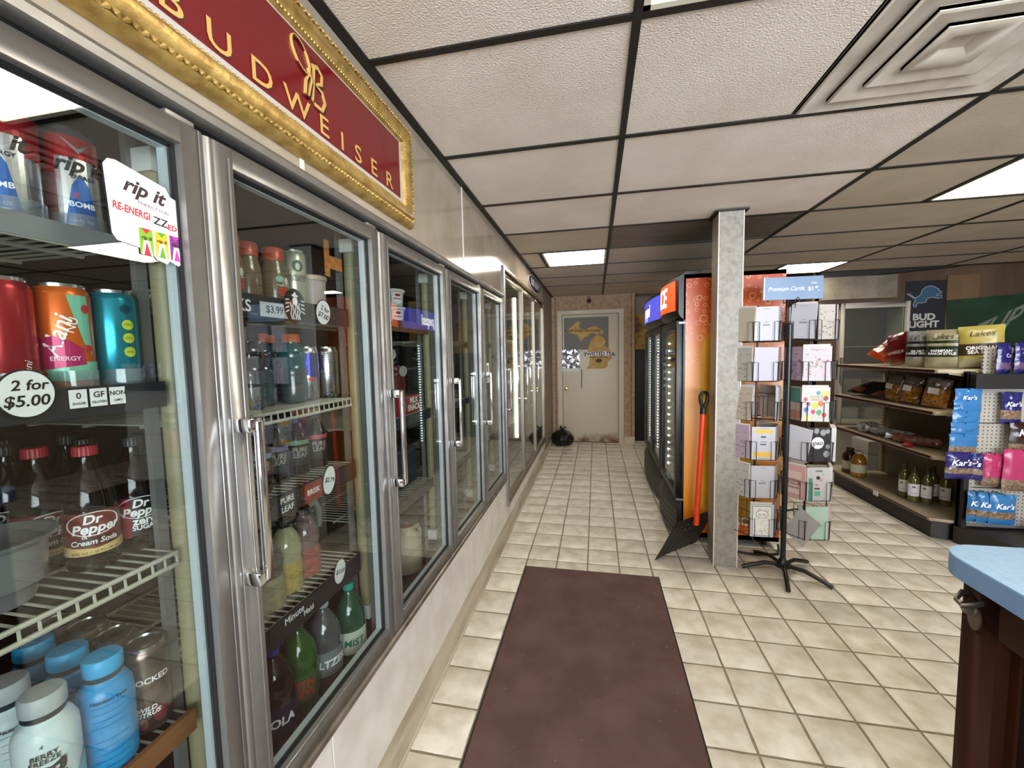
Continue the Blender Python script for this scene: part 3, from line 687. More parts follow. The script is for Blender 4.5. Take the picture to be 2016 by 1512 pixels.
# clear plastic pusher fronts in front of the cans
def tray(y, z, w, lab):
    t = thing('pusher_tray', lab, 'tray', (CX, y, z))
    b = MB(); pts = [(0.040*math.cos(a), 0.9*w/2*math.sin(a)) for a in [(-80+160*i/12)*PI/180 for i in range(13)]]
    n = len(pts)
    b.add([(x, yy, 0.0) for x, yy in pts]+[(x, yy, 0.026) for x, yy in pts]+[(x+0.002, yy, 0.026) for x, yy in pts]+[(x+0.002, yy, 0.0) for x, yy in pts],
          [(i, i+1, n+i+1, n+i) for i in range(n-1)]+[(n+i, n+i+1, 2*n+i+1, 2*n+i) for i in range(n-1)]+[(2*n+i, 2*n+i+1, 3*n+i+1, 3*n+i) for i in range(n-1)])
    b.build('front_lip', clear('tray plastic', '#eef2f4', 1.5, 0.05, 0.12, '#c8d0d4'), t)
for i, y in enumerate((0.366, 0.439, 0.512)): tray(y, S1[0]+0.002, 0.074, 'clear plastic tray lip before the red and blue cans, %s one' % ('outer', 'middle', 'inner')[i])
for i, y in enumerate((0.416, 0.484, 0.552)): tray(y, S1[1]+0.002, 0.068, 'clear plastic tray lip before the %s energy can' % ('red', 'orange', 'teal')[i])

def bottle(label, loc, prof, zones, mats, cap, capm, name='soda_bottle', n=26, lab=None, deco=None, a0=-0.6, group=None, cat='bottle', ridges=True, fn=None):
    t = thing(name, label, cat, loc, 0, group)
    MB().lathe(prof, n, mis=zones, fn=fn).build('body', mats, t)
    r, z0, z1 = cap
    fnr = (lambda rr, z, A: rr*(1+0.025*math.cos(A*24))) if ridges else None
    MB().lathe([(r, z0), (r, z1-0.003), (r*0.92, z1), (0.001, z1)], 48 if ridges else 24, fn=fnr).build('cap', capm, t)
    if lab:
        rl, a, c, lm = lab
        L = MB().lathe([(rl-0.0006, a), (rl, a+0.0005), (rl, c-0.0005), (rl-0.0006, c)], n).build('label', lm, t)
        if deco: deco(L, rl+0.0004, a0)
    return t
COLA = mat('dark cola through plastic', '#120705', 0.05, 0.0, 0.5)
def drp_prof(h=0.205, r=0.034):
    k = h/0.205
    return [(r*0.75, 0), (r*0.95, 0.004*k), (r, 0.014*k), (r*0.97, 0.03*k), (r, 0.045*k), (r, 0.098*k), (r*0.97, 0.105*k), (r*0.99, 0.115*k), (r*0.86, 0.140*k), (r*0.58, 0.163*k), (r*0.42, 0.178*k), (r*0.40, 0.188*k), (r*0.45, 0.190*k), (r*0.36, 0.192*k)]
def deco_drp(style):
    def dz(L, r, a0):
        S = [('t', WHITEINK, 'Dr', 0.020, -0.002, 0.088, dict(shear=0.2, bold=0.03, a=a0, d=0.001)), ('t', WHITEINK, 'Pepper', 0.021, 0.002, 0.073, dict(shear=0.2, bold=0.03, a=a0, d=0.001))]
        ring = [(0.034*math.cos(x), 0.081+0.019*math.sin(x)) for x in [2*PI*i/28 for i in range(28)]]
        m = MB(); m.tube([on_cyl(r+0.0008, a0)(u, v) for u, v in ring], 0.0008, 4, closed=True); m.build('oval_line', WHITEINK, L)
        if style == 'cream':
            cr, br = C('#d8b878', 0.4), C('#4a1712', 0.4)
            S += [('p', cr, [(-0.10, 0.030), (0.10, 0.030), (0.10, 0.052), (0.0, 0.040), (-0.10, 0.056)], 0.0003, a0), ('p', br, rect(-0.030, 0.044, 0.028, 0.059), 0.0006, a0),
                  ('t', WHITEINK, 'Cream Soda', 0.012, -0.001, 0.0515, dict(shear=0.2, bold=0.02, a=a0, d=0.0012)), ('t', WHITEINK, '&', 0.012, -0.012, 0.062, dict(a=a0, d=0.0012)),
                  ('t', INK, '20 FL OZ (1.25 PT) 591 mL', 0.0055, 0.0, 0.034, dict(a=a0, d=0.0012))]
        if style == 'zero':
            S += [('t', WHITEINK, 'zero', 0.019, 0.004, 0.056, dict(bold=0.03, a=a0, d=0.001)), ('t', WHITEINK, 'SUGAR', 0.012, 0.004, 0.044, dict(bold=0.03, a=a0, d=0.001)), ('p', C('#8c1c30', 0.35), rect(-0.05, 0.028, -0.016, 0.100), 0.0003, a0)]
        prints(L, r, S, 'lettering')
    return dz
REDCAP = mat('red plastic cap', '#a3202c', 0.4); BLKCAP = mat('black plastic cap', '#141214', 0.4)
LABM, LABZ = C('#742321', 0.4), C('#16100f', 0.4)
zs = S1[2]+0.002
def drp(label, x, y, style, lm, capm, a0, gr=None):
    return bottle(label, (x, y, zs), drp_prof(), None, COLA, (0.0155, 0.190, 0.206), capm, lab=(0.0346, 0.030, 0.100, lm), deco=deco_drp(style), a0=a0, group=gr)
drp('dark soda bottle with red cap and cream band label, in front on the soda shelf', -0.836, 0.518, 'cream', LABM, REDCAP, -0.50)
drp('dark zero sugar soda bottle with black cap beside the cooler upright', -0.838, 0.590, 'zero', LABZ, BLKCAP, -0.45)
drp('dark soda bottle with red cap half hidden behind the cream label bottle', -0.905, 0.494, 'cream', LABM, REDCAP, -0.15)
bk = drp('dark soda bottle with black cap in the back rows of the soda shelf', -0.912, 0.566, 'zero', LABZ, BLKCAP, -0.7, 'back row soda bottles')
for x, y in ((-0.985, 0.50), (-0.99, 0.585), (-1.06, 0.54), (-0.975, 0.425), (-1.05, 0.45)): dup(bk, (x, y, zs))
# translucent tub on the soda shelf
t = thing('plastic_tub', 'translucent frosted plastic tub with a flared rim on the soda shelf', 'tub', (-0.850, 0.395, zs))
TUB = clear('frosted tub plastic', '#c8c8c8', 1.45, 0.25, 0.55, '#8f8f92')
MB().lathe([(0.030, 0), (0.048, 0.001), (0.050, 0.008), (0.052, 0.02), (0.062, 0.03), (0.066, 0.085), (0.076, 0.092), (0.078, 0.097), (0.074, 0.097), (0.063, 0.088), (0.058, 0.034), (0.046, 0.012), (0.001, 0.01)], 32).build('bowl', TUB, t)
# sports drink bottles on the lowest shelf
def prime_prof(): return [(0.026, 0), (0.033, 0.003), (0.035, 0.010), (0.035, 0.030), (0.0335, 0.036), (0.035, 0.044), (0.035, 0.060), (0.0335, 0.066), (0.035, 0.074), (0.035, 0.118), (0.034, 0.130), (0.029, 0.142), (0.0225, 0.149), (0.0215, 0.155), (0.0215, 0.160)]
def deco_nf(L, r, a0):
    S = [('t', INK, 'Nutrition Facts', 0.0075, 0, 0.126, dict(a=a0, d=0.0012, bold=0.02))]
    for k in range(9): S.append(('p', INK, rect(-0.022, 0.117-k*0.011-(0.012 if k > 3 else 0), 0.022, 0.1175-k*0.011-(0.012 if k > 3 else 0)), 0.0006, a0))
    prints(L, r, S, 'lettering')
def deco_prime(L, r, a0):
    S = [('t', INK, 'BERRY\nFREEZE', 0.010, -0.002, 0.104, dict(a=a0, d=0.0012, bold=0.02)), ('t', INK, 'PRIME', 0.040, 0.002, 0.042, dict(a=a0, d=0.0012, bold=0.05, rot=-PI/2)), ('t', INK, '4', 0.008, -0.004, 0.122, dict(a=a0, d=0.0012))]
    S += [('p', C('#7fb8c8', 0.4), [(0.02, 0.02), (0.07, 0.02), (0.07, 0.09), (0.02, 0.05)], 0.0004, a0)]
    prints(L, r, S, 'lettering')
BLU, BLUC = mat('bright blue bottle sleeve', '#1f8fce', 0.3), mat('bright blue cap', '#38a6e0', 0.35)
WHB, WHC = mat('white blue bottle sleeve', '#cfe0e4', 0.35), mat('pale grey cap', '#b9bec2', 0.4)
z4 = S1[3]+0.002
def sportb(label, x, y, bm, cm, dec, a0, gr):
    t = thing('sports_drink_bottle', label, 'bottle', (x, y, z4), 0, gr)
    MB().lathe(prime_prof(), 28).build('body', bm, t)
    MB().lathe([(0.0235, 0.159), (0.025, 0.161), (0.025, 0.181), (0.0225, 0.185), (0.001, 0.186)], 30).build('cap', cm, t)
    MB().lathe([(0.0222, 0.150), (0.0236, 0.152), (0.0236, 0.158), (0.0222, 0.159)], 26).build('cap_ring', mat('dark cap ring', '#23303a', 0.4), t)
    dec(t, 0.0354, a0)
    return t
g_ = 'blue sports drink bottles on the lowest shelf'
p1 = sportb('bright blue sports drink bottle at the front of the lowest shelf', -0.788, 0.484, BLU, BLUC, deco_nf, -0.45, g_)
dup(p1, (-0.864, 0.485, z4), label='bright blue sports drink bottle in the second row of the lowest shelf'); dup(p1, (-0.948, 0.490, z4), label='bright blue sports drink bottle in the third row of the lowest shelf')
g_ = 'white sports drink bottles on the lowest shelf'
p2 = sportb('white sports drink bottle with big black letters at the front of the lowest shelf', -0.790, 0.411, WHB, WHC, deco_prime, -0.55, g_)
p3 = sportb('white sports drink bottle showing its nutrition panel on the lowest shelf', -0.870, 0.414, WHB, WHC, deco_nf, -0.1, g_)
dup(p3, (-0.95, 0.417, z4), label='white sports drink bottle in the third row of the lowest shelf')
def deco_citrus(t, r, a0, h):
    S = [('t', WHITEINK, 'UNLOCKED', 0.014, -0.01, 0.100, dict(a=a0, d=0.0008, bold=0.02)), ('t', WHITEINK, 'WILD\nCITRUS', 0.011, -0.008, 0.045, dict(a=a0, d=0.0008, bold=0.02, shear=0.2)), ('p', C('#9a4a52', 0.3, 0.5), ell(0.012, 0.016, 14, 0.012, 0.034), 0.0003, a0), ('p', C('#a8645e', 0.3, 0.5), ell(0.009, 0.010, 12, -0.016, 0.024), 0.0003, a0)]
    prints(t, r, S)
BRZ = mat('bronze tinted can', '#86766f', 0.28, 0.8, col2='#6f5d58', ns=40)
cc = can('bronze grey energy can with white lettering at the front of the lowest shelf', (-0.797, 0.552, z4), BRZ, deco_citrus, a0=-0.5, group='bronze cans on the lowest shelf')
dup(cc, (-0.878, 0.562, z4), label='bronze grey energy can in the second row of the lowest shelf'); dup(cc, (-0.962, 0.572, z4), label='bronze grey energy can in the third row of the lowest shelf'); dup(cc, (-1.035, 0.57, z4), label='bronze grey energy can in the fourth row of the lowest shelf')

# ---- second door: coffee shelf
za = S2[0]+0.002
COF = mat('milky coffee', '#6e5a46', 0.2, coat=0.4); ORC = mat('salmon sealed cap', '#b8543e', 0.3, 0.2)
def frap(label, x, y, gr=None, dec=True):
    t = bottle(label, (x, y, za), [(0.026, 0), (0.031, 0.004), (0.032, 0.012), (0.032, 0.070), (0.030, 0.085), (0.026, 0.100), (0.0245, 0.110), (0.0245, 0.128)], None, COF, (0.0262, 0.110, 0.143), ORC, name='coffee_bottle', group=gr, ridges=False)
    if dec: prints(t, 0.0326, [('p', C('#b33a28', 0.35), ell(0.016, 0.013, 18, 0.012, 0.030), 0.0, -0.5), ('t', WHITEINK, 'Frappuccino', 0.007, 0.010, 0.046, dict(a=-0.5, d=0.001, shear=0.2)), ('p', C('#8ab8a8', 0.35), ell(0.011, 0.008, 14, 0.002, 0.062), 0.0, -0.5), ('p', C('#d8d2c0', 0.35), ell(0.006, 0.010, 14, 0.020, 0.058), 0.0001, -0.5)])
    return t
f1 = frap('coffee bottle with salmon cap and red label blob next to the white coffee can', -0.826, 0.950)
frap('coffee bottle with salmon cap to the left of the one with the red label blob', -0.845, 0.884, dec=False)
frap('coffee bottle with salmon cap hidden by the door stile', -0.83, 0.815)
def deco_sb(t, r, a0, h):
    S = [('p', C('#2f4a40', 0.4), ell(0.015, 0.016, 22, 0.002, 0.112), 0.0002, a0), ('p', C('#c8c6b8', 0.4), ell(0.006, 0.010, 16, 0.002, 0.110), 0.0005, a0), ('t', INK, 'DOUBLESHOT\nENERGY', 0.011, 0.002, 0.078, dict(a=a0, d=0.0006, bold=0.02))]
    prints(t, r, S)
can('white coffee energy can with round green emblem on the coffee shelf', (-0.835, 1.034, za), C('#b9b6a2', 0.28, 0.5), deco_sb, a0=-0.62)
t = thing('coffee_tub', 'small white lidded cup on the coffee shelf beside the upright', 'cup', (-0.835, 1.112, za))
MB().lathe([(0.028, 0), (0.034, 0.004), (0.037, 0.085), (0.036, 0.088)], 28).build('cup', C('#a89a98', 0.4), t)
MB().lathe([(0.036, 0.086), (0.040, 0.087), (0.040, 0.098), (0.037, 0.101), (0.001, 0.101)], 28).build('lid', C('#c2aa98', 0.35), t)
# two flat orange strips, one upright and one crossing
t = thing('orange_strips', 'flat orange strips crossing at the top of the second cooler door', 'tag', (-0.772, 1.10, 1.72))
CB = mat('flat orange', '#c98246', 0.7, col2='#b06c34', ns=60)
MB().box(-0.002, -0.012, -0.05, 0.0, 0.010, 0.055).build('upright_strip', CB, t); MB().box(0.0, 0.008, -0.026, 0.002, 0.068, 0.012).build('cross_strip', CB, t)
# ---- second door: sports bottles and cans
zb = S2[1]+0.002
GAT = [(0.026, 0), (0.033, 0.004), (0.036, 0.012), (0.034, 0.03), (0.036, 0.045), (0.033, 0.062), (0.036, 0.080), (0.036, 0.095), (0.030, 0.106), (0.032, 0.113), (0.036, 0.128), (0.034, 0.146), (0.026, 0.160), (0.0205, 0.165), (0.0205, 0.172)]
ZG = [1]*7+[0]*7
def gat(label, x, y, liq, capm, gr=None):
    return bottle(label, (x, y, zb), GAT, ZG, [liq, mat('clear wrap over liquid', '#36454a', 0.12, coat=0.5)], (0.0225, 0.168, 0.190), capm, name='sports_drink_bottle', group=gr)
ORG = mat('orange cap', '#c2592a', 0.4)
gat('teal sports drink bottle with orange cap on the second shelf', -0.830, 1.000, mat('teal drink', '#0f4f56', 0.1, coat=0.5), ORG)
g1 = gat('dark blue sports drink bottle with orange cap behind the teal one', -0.872, 0.936, mat('navy drink', '#16303e', 0.1, coat=0.5), ORG)
gat('dark sports drink bottle beside the second door stile', -0.84, 0.865, mat('night drink', '#101820', 0.1, coat=0.5), BLKCAP)
dup(g1, (-0.915, 1.005, zb), label='dark blue sports drink bottle in the back row of the second shelf')
def deco_bull(t, r, a0, h):
    bl, rd = C('#25308c', 0.22, 0.7), C('#a8402c', 0.3, 0.3)
    prints(t, r, [('p', bl, rect(-0.10, 0.085, 0.10, 0.138), 0.0002, a0), ('p', bl, [(-0.04, 0.085), (0.04, 0.085), (0.03, 0.055)], 0.0002, a0), ('p', rd, ell(0.014, 0.007, 14, 0, 0.062), 0.0004, a0)])
can('slim blue and silver energy can on the second shelf', (-0.838, 1.073, zb), ALU, deco_bull, r=0.030, a0=-0.5)
def deco_silver(t, r, a0, h):
    S = [('p', INK, rect(-0.03, z, 0.03, z+0.0012), 0.0003, a0) for z in (0.136, 0.108, 0.074)]+[('p', C('#55555c', 0.4), rect(-0.022, z, 0.018, z+0.0008), 0.0003, a0) for z in [0.130-0.006*k for k in range(12)]]
    S += [('p', C('#3a3a66', 0.4), rect(-0.026, 0.014, -0.006, 0.018), 0.0003, a0)]
    prints(t, r, S)
can('silver energy can covered in fine print beside the upright', (-0.826, 1.146, zb), ALU, deco_silver, a0=-0.7)
# ---- second door: iced tea
zc = S2[2]+0.002
TEA = [(0.024, 0), (0.031, 0.003), (0.033, 0.010), (0.033, 0.095), (0.031, 0.105), (0.024, 0.125), (0.017, 0.145), (0.016, 0.150)]
TEAM = mat('dark iced tea', '#1c1310', 0.1, coat=0.5)
for i, (x, y, c, w_) in enumerate(((-0.815, 0.845, '#5a8aa0', 'blue'), (-0.835, 0.925, '#7a6a92', 'lilac'), (-0.835, 1.005, '#5f8a68', 'green'), (-0.835, 1.085, '#a8404a', 'red'))):
    t = bottle('dark iced tea bottle with a %s topped black label' % w_, (x, y, zc), TEA, None, TEAM, (0.018, 0.148, 0.165), BLKCAP, name='iced_tea_bottle')
    prints(t, 0.0334, [('p', INK, rect(-0.03, 0.03, 0.03, 0.088), 0.0, -0.6), ('p', C(c), rect(-0.03, 0.088, 0.03, 0.100), 0.0, -0.6), ('t', C('#9a9088'), 'PURE\nLEAF', 0.018, 0, 0.066, dict(a=-0.6, d=0.0008, bold=0.02))])
t = thing('carton', 'red and yellow carton with blue panel behind the iced tea', 'carton', (-0.90, 1.135, zc))
MB().box(-0.03, -0.028, 0, 0.03, 0.028, 0.17).build('box', C('#8c1d22', 0.5), t, bevel=0.002)
MB().box(0.03, -0.028, 0.12, 0.0305, 0.028, 0.168).build('yellow_band', C('#c28a2a', 0.5), t); MB().box(0.03, -0.010, 0.055, 0.0305, 0.028, 0.105).build('blue_panel', C('#27408c', 0.5), t)
# ---- second door: juice
zd = S2[3]+0.002
JUI = [(0.030, 0), (0.037, 0.004), (0.040, 0.012), (0.038, 0.04), (0.040, 0.07), (0.036, 0.085), (0.038, 0.10), (0.040, 0.120), (0.034, 0.145), (0.022, 0.168), (0.017, 0.176), (0.017, 0.182)]
def juice(label, x, y, liq, top, capm):
    return bottle(label, (x, y, zd), JUI, [0]*5+[1]*6, [liq, top], (0.019, 0.178, 0.198), capm, name='juice_bottle')
YEL = mat('lemonade label', '#a8903a', 0.3, col2='#7c6e36', ns=60); LEM = mat('pale lemonade', '#8f8f6c', 0.12, coat=0.5)
juice('bottle of pale lemonade with yellow label on the juice shelf', -0.826, 0.930, YEL, LEM, BLKCAP)
juice('brown topped lemonade bottle beside the second door handle', -0.815, 0.850, mat('faded lemonade label', '#6a6848', 0.35, col2='#8c8468', ns=40), mat('brown tea drink', '#332a24', 0.12, coat=0.5), BLKCAP)
juice('bottle of red fruit punch with red label on the juice shelf', -0.832, 1.012, mat('punch label', '#7c2a2e', 0.3, col2='#a8524a', ns=50), mat('pink grey punch', '#6a5456', 0.12, coat=0.5), BLKCAP)
t = thing('milk_jug', 'pale jug with a looped handle behind the red fruit punch', 'jug', (-0.90, 1.08, zd))
JUG = C('#8a8a80', 0.4)
MB().lathe([(0.03, 0), (0.045, 0.004), (0.047, 0.02), (0.047, 0.10), (0.035, 0.14), (0.015, 0.165), (0.015, 0.175)], 4*6).build('body', JUG, t)
MB().tube([(0.012, 0.02, 0.165), (0.02, 0.045, 0.17), (0.025, 0.055, 0.14), (0.025, 0.048, 0.09)], 0.010, 8).build('handle', JUG, t)
# ---- second door: two-litre bottles on the bottom
ze = 0.442
TWOL = [(0.034, 0), (0.044, 0.004), (0.048, 0.016), (0.046, 0.05), (0.048, 0.06), (0.048, 0.135), (0.046, 0.145), (0.048, 0.155), (0.044, 0.185), (0.032, 0.215), (0.018, 0.238), (0.0135, 0.248), (0.0135, 0.256)]
def twol(label, x, y, liq, capm, lm, txt, tm):
    def dz(L, r, a0): prints(L, r, [('t', tm, txt, 0.030, 0.0, 0.098, dict(a=a0, d=0.001, bold=0.03, shear=0.1))], 'lettering')
    return bottle(label, (x, y, ze), TWOL, None, liq, (0.0155, 0.252, 0.272), capm, name='two_litre_bottle', lab=(0.0486, 0.062, 0.133, lm), deco=dz, a0=-0.75)
GRN = mat('green soda', '#123d22', 0.08, coat=0.6); GR2 = mat('bright green soda', '#23531a', 0.08, coat=0.6); CLS = mat('clear soda', '#4a4e50', 0.06, coat=0.6)
twol('green two litre soda bottle with teal cap at the bottom of the second door', -0.778, 1.125, mat('teal green soda', '#0e4a34', 0.08, coat=0.6), mat('teal cap', '#1f9a86', 0.4), C('#c2c8b8', 0.4), 'MIST', C('#1e6a58'))
twol('clear two litre soda bottle with white cap between two green ones', -0.800, 1.030, CLS, mat('grey white cap', '#a8a8a8', 0.4), C('#7c8084', 0.4), 'SELTZER', WHITEINK)
twol('bright green two litre soda bottle with dark green cap and red lettering', -0.810, 0.935, GR2, mat('dark green cap', '#175a30', 0.4), C('#3c5a34', 0.4), 'MTN\nDEW', C('#a83a30'))
twol('dark two litre cola bottle with blue cap beside the second door handle', -0.800, 0.835, COLA, mat('blue cap', '#2a3a9a', 0.4), C('#141a3a', 0.4), 'COLA', WHITEINK)
twol('dark green two litre soda bottle in the back row', -0.90, 1.055, GRN, mat('dark green cap', '#175a30', 0.4), C('#1c3a28', 0.4), 'LIME', WHITEINK)
twol('dark green two litre soda bottle behind the bright green one', -0.915, 0.90, GRN, mat('dark green cap', '#175a30', 0.4), C('#1c3a28', 0.4), 'LIME', WHITEINK)
# ---- third door
def tub(label, x, y, z, txt):
    t = thing('dip_tub', label, 'tub', (x, y, z))
    MB().lathe([(0.040, 0), (0.046, 0.003), (0.052, 0.062)], 30).build('cup', C('#c9c2bc', 0.4), t)
    MB().lathe([(0.050, 0.060), (0.057, 0.061), (0.057, 0.070), (0.050, 0.073), (0.001, 0.072)], 30).build('lid', C('#d2cec8', 0.35), t)
    prints(t, 0.0505, [('p', WHITE, ell(0.024, 0.024, 20, 0.01, 0.032), 0.0012, -0.75), ('p', C('#8c2430'), ell(0.014, 0.006, 16, 0.01, 0.046), 0.0018, -0.75), ('t', C('#a82a30'), txt, 0.011, 0.01, 0.030, dict(a=-0.75, d=0.0022, bold=0.03)), ('p', C('#1c2448', 0.4), rect(-0.05, 0.004, -0.018, 0.058), 0.001, -0.75)])
tub('white tub of cheese spread on top of another tub in the third door', -0.86, 1.650, 1.567+0.0745, 'SPREAD'); tub('white tub of cheese spread under another tub in the third door', -0.86, 1.650, 1.567, 'SPREAD')
t = thing('snack_pack', 'red milk snack multipack with white lettering in the third door', 'snack pack', (-0.800, 1.60, 1.187))
MB().box(-0.03, -0.10, 0, 0.03, 0.10, 0.075).build('carton', C('#8f2024', 0.4), t, bevel=0.003)
m = MB(); m.text('MILK\nSNACK', 0.036, lambda u, v: (0.0308, u, v), at=(0.04, 0.038), bold=0.03); m.build('lettering', WHITEINK, t)
for k, (x, y, z) in enumerate(((-0.86, 1.50, 1.187), (-0.865, 1.60, 1.263), (-0.865, 1.70, 1.187))):
    t = thing('jerky_bag', ('dark red snack bag with oval top beside the third door stile', 'dark red snack bag with a white oval top, resting on the multipack', 'dark red snack bag beside the third door upright')[k], 'bag', (x, y, z))
    b = MB(); nx, nz = 6, 8
    for s in (1, -1):
        vsx = []; 
        for j in range(nz+1):
            for i in range(nx+1):
                u = -1+2*i/nx; v = j/nz; th = 0.022*(1-u*u)**0.6*(1-(2*v-1)**4)+0.001
                vsx.append((s*th+random.uniform(-.002, .002), u*0.045, v*0.20))
        b.add(vsx, [((j*(nx+1)+i), (j*(nx+1)+i+1), ((j+1)*(nx+1)+i+1), ((j+1)*(nx+1)+i))[::s] for j in range(nz) for i in range(nx)])
    bo = b.build('pouch', C('#5c1a1e', 0.25), t)
    MB().prism(ell(0.038, 0.024, 20, 0, 0.175), lambda a, c, d: (0.02+d, a, c), 0, 0.002).build('oval_top', C('#a8a8a6', 0.3), t)
t = thing('milk_jug', 'cream coloured milk jug with red cap standing at the bottom of the third door', 'jug', (-0.86, 1.70, ze))
MB().lathe([(0.05, 0), (0.066, 0.005), (0.068, 0.02), (0.068, 0.12), (0.055, 0.165), (0.024, 0.195), (0.02, 0.205)], 28).build('body', C('#b9b29a', 0.35), t)
MB().tube([(0.02, 0.02, 0.188), (0.03, 0.055, 0.19), (0.03, 0.075, 0.16), (0.03, 0.068, 0.11)], 0.011, 8).build('handle', C('#b9b29a', 0.35), t)
MB().lathe([(0.021, 0.200), (0.021, 0.215), (0.001, 0.216)], 20).build('cap', C('#8c3a34', 0.4), t)
dj = thing('lunch_box', 'dark blue carton on the middle shelf of the third door', 'carton', (-0.86, 1.62, 0.863)); MB().box(-0.07, -0.14, 0, 0.05, 0.11, 0.16).build('box', C('#1c2436', 0.5), dj, bevel=0.003)
# ---- fourth door: a few dim cartons
for k, (y, z, c, w_, h) in enumerate(((1.98, 1.502, '#8c7420', 'yellow', 0.20), (2.12, 1.502, '#4a3a20', 'brown', 0.18), (2.24, 1.502, '#6a5c1c', 'olive', 0.22), (2.0, 1.172, '#3a3d40', 'grey', 0.20), (2.16, 1.172, '#c2bfb8', 'white', 0.16), (2.06, 0.842, '#22303c', 'slate blue', 0.2), (2.2, 0.842, '#a8a49a', 'pale', 0.18))):
    t = thing('carton', 'dim %s carton on a shelf of the fourth cooler door' % w_, 'carton', (-0.87, y, z), random.uniform(-.2, .2)); MB().box(-0.05, -0.05, 0, 0.05, 0.05, h).build('box', C(c, 0.5), t, bevel=0.003)
    MB().box(0.05, -0.035, h*0.4, 0.0506, 0.035, h*0.7).build('label', C('#8f8a80', 0.5), t)

# ================================================================ SECOND COOLER (three tall doors)
TAN = mat('tarnished tan metal', '#8d7760', 0.35, 0.6, col2='#6e5844', ns=12)
c2 = thing('tall_glass_cooler', 'tall built-in cooler with three narrow framed glass doors before the beige door', 'cooler', (-1.05, 4.2, 0.25))
N2 = neg(c2)
b = MB(); b.box(-1.50, 3.01, 0.25, -0.705, 5.40, 0.28); b.box(-1.50, 3.01, 2.05, -0.705, 5.40, 2.07); b.box(-1.50, 3.01, 0.28, -1.46, 5.40, 2.05); b.box(-1.46, 3.01, 0.28, -0.705, 3.03, 2.05); b.box(-1.46, 5.38, 0.28, -0.705, 5.40, 2.05)
b.build('cabinet', mat('grey cooler lining', '#5a554c', 0.5), c2, N2)
b = MB(); b.box(-0.705, 3.008, 0.252, -0.660, 3.048, 2.082); b.build('end_frame', STEEL, c2, N2, bevel=0.002)
b = MB(); b.box(-0.705, 3.048, 2.052, -0.660, 5.41, 2.082); b.build('top_frame', TAN, c2, N2, bevel=0.002)
b = MB(); b.box(-0.705, 3.048, 0.252, -0.662, 5.41, 0.285); b.build('bottom_frame', TAN, c2, N2, bevel=0.002)
b = MB(); b.box(-0.705, 5.372, 0.285, -0.660, 5.41, 2.052); b.build('end_frame', TAN, c2, N2, bevel=0.002)
MB().box(-0.70, 3.05, 2.030, -0.685, 5.37, 2.052).build('gap_shade_strip', DARKGAP, c2, N2)  # same black strip as gap shade above the tall doors
w3 = (5.37-3.05)/3
for i in range(3):
    y = 3.05+i*w3
    b = MB(); hh = 1.745
    b.box(0, 0.002, 0, 0.030, 0.034, hh); b.box(0, w3-0.034, 0, 0.030, w3-0.002, hh); b.box(0, 0.034, 0, 0.030, w3-0.034, 0.035); b.box(0, 0.034, hh-0.035, 0.030, w3-0.034, hh)
    d = b.build('door', mat('satin aluminium', '#8f8778', 0.38, 0.8), c2, (-0.695+N2[0], y+N2[1], 0.287+N2[2]), bevel=0.0015, seg=1)
    MB().box(0.010, 0.032, 0.033, 0.016, w3-0.032, hh-0.033).build('glass', GLASS, d)
    b = MB(); hy = 0.020 if i == 0 else 0.020
    b.box(0.030, hy-0.010, 0.70, 0.062, hy+0.010, 0.72); b.box(0.030, hy-0.010, 1.01, 0.062, hy+0.010, 1.03); b.box(0.054, hy-0.010, 0.70, 0.064, hy+0.010, 1.03); b.build('handle', CHROME, d, bevel=0.002)
    for z in (0.75, 1.15, 1.55):
        q = MB()
        q.cyl((-0.80, y+0.04, z), (-0.80, y+w3-0.04, z), 0.004, 6); q.cyl((-1.25, y+0.04, z), (-1.25, y+w3-0.04, z), 0.004, 6)
        for k in range(24): yy = y+0.04+(w3-0.08)*k/23; q.cyl((-1.25, yy, z), (-0.80, yy, z), 0.0028, 5)
        q.build('wire_shelf', WIRE, c2, N2)
LT = mat('lit cooler tube', '#fff2c8', 0.4, emit=5.0, ecol=(1.0, 0.93, 0.70))
MB().cyl((-0.745, 3.05+w3+0.01, 0.62), (-0.745, 3.05+w3+0.01, 1.95), 0.016, 12).build('lamp_tube', LT, c2, N2)
MB().cyl((-0.745, 3.05+2*w3+0.01, 0.62), (-0.745, 3.05+2*w3+0.01, 1.95), 0.016, 12).build('lamp_tube', TUBEM, c2, N2)
for k, (y, z, c, w_) in enumerate(((3.25, 1.155, '#7a6a40', 'khaki'), (3.5, 1.155, '#8a8470', 'pale'), (3.7, 0.755, '#6a6250', 'brown'), (4.2, 1.155, '#5c6a50', 'green'), (4.4, 0.755, '#8c8c80', 'white'), (4.9, 1.155, '#7c5c48', 'rust'))):
    t = thing('beer_carton', 'dim %s beer carton on a shelf of the tall cooler' % w_, 'carton', (-0.95, y, z)); MB().box(-0.08, -0.10, 0, 0.08, 0.10, 0.16).build('box', C(c, 0.5), t, bevel=0.003)
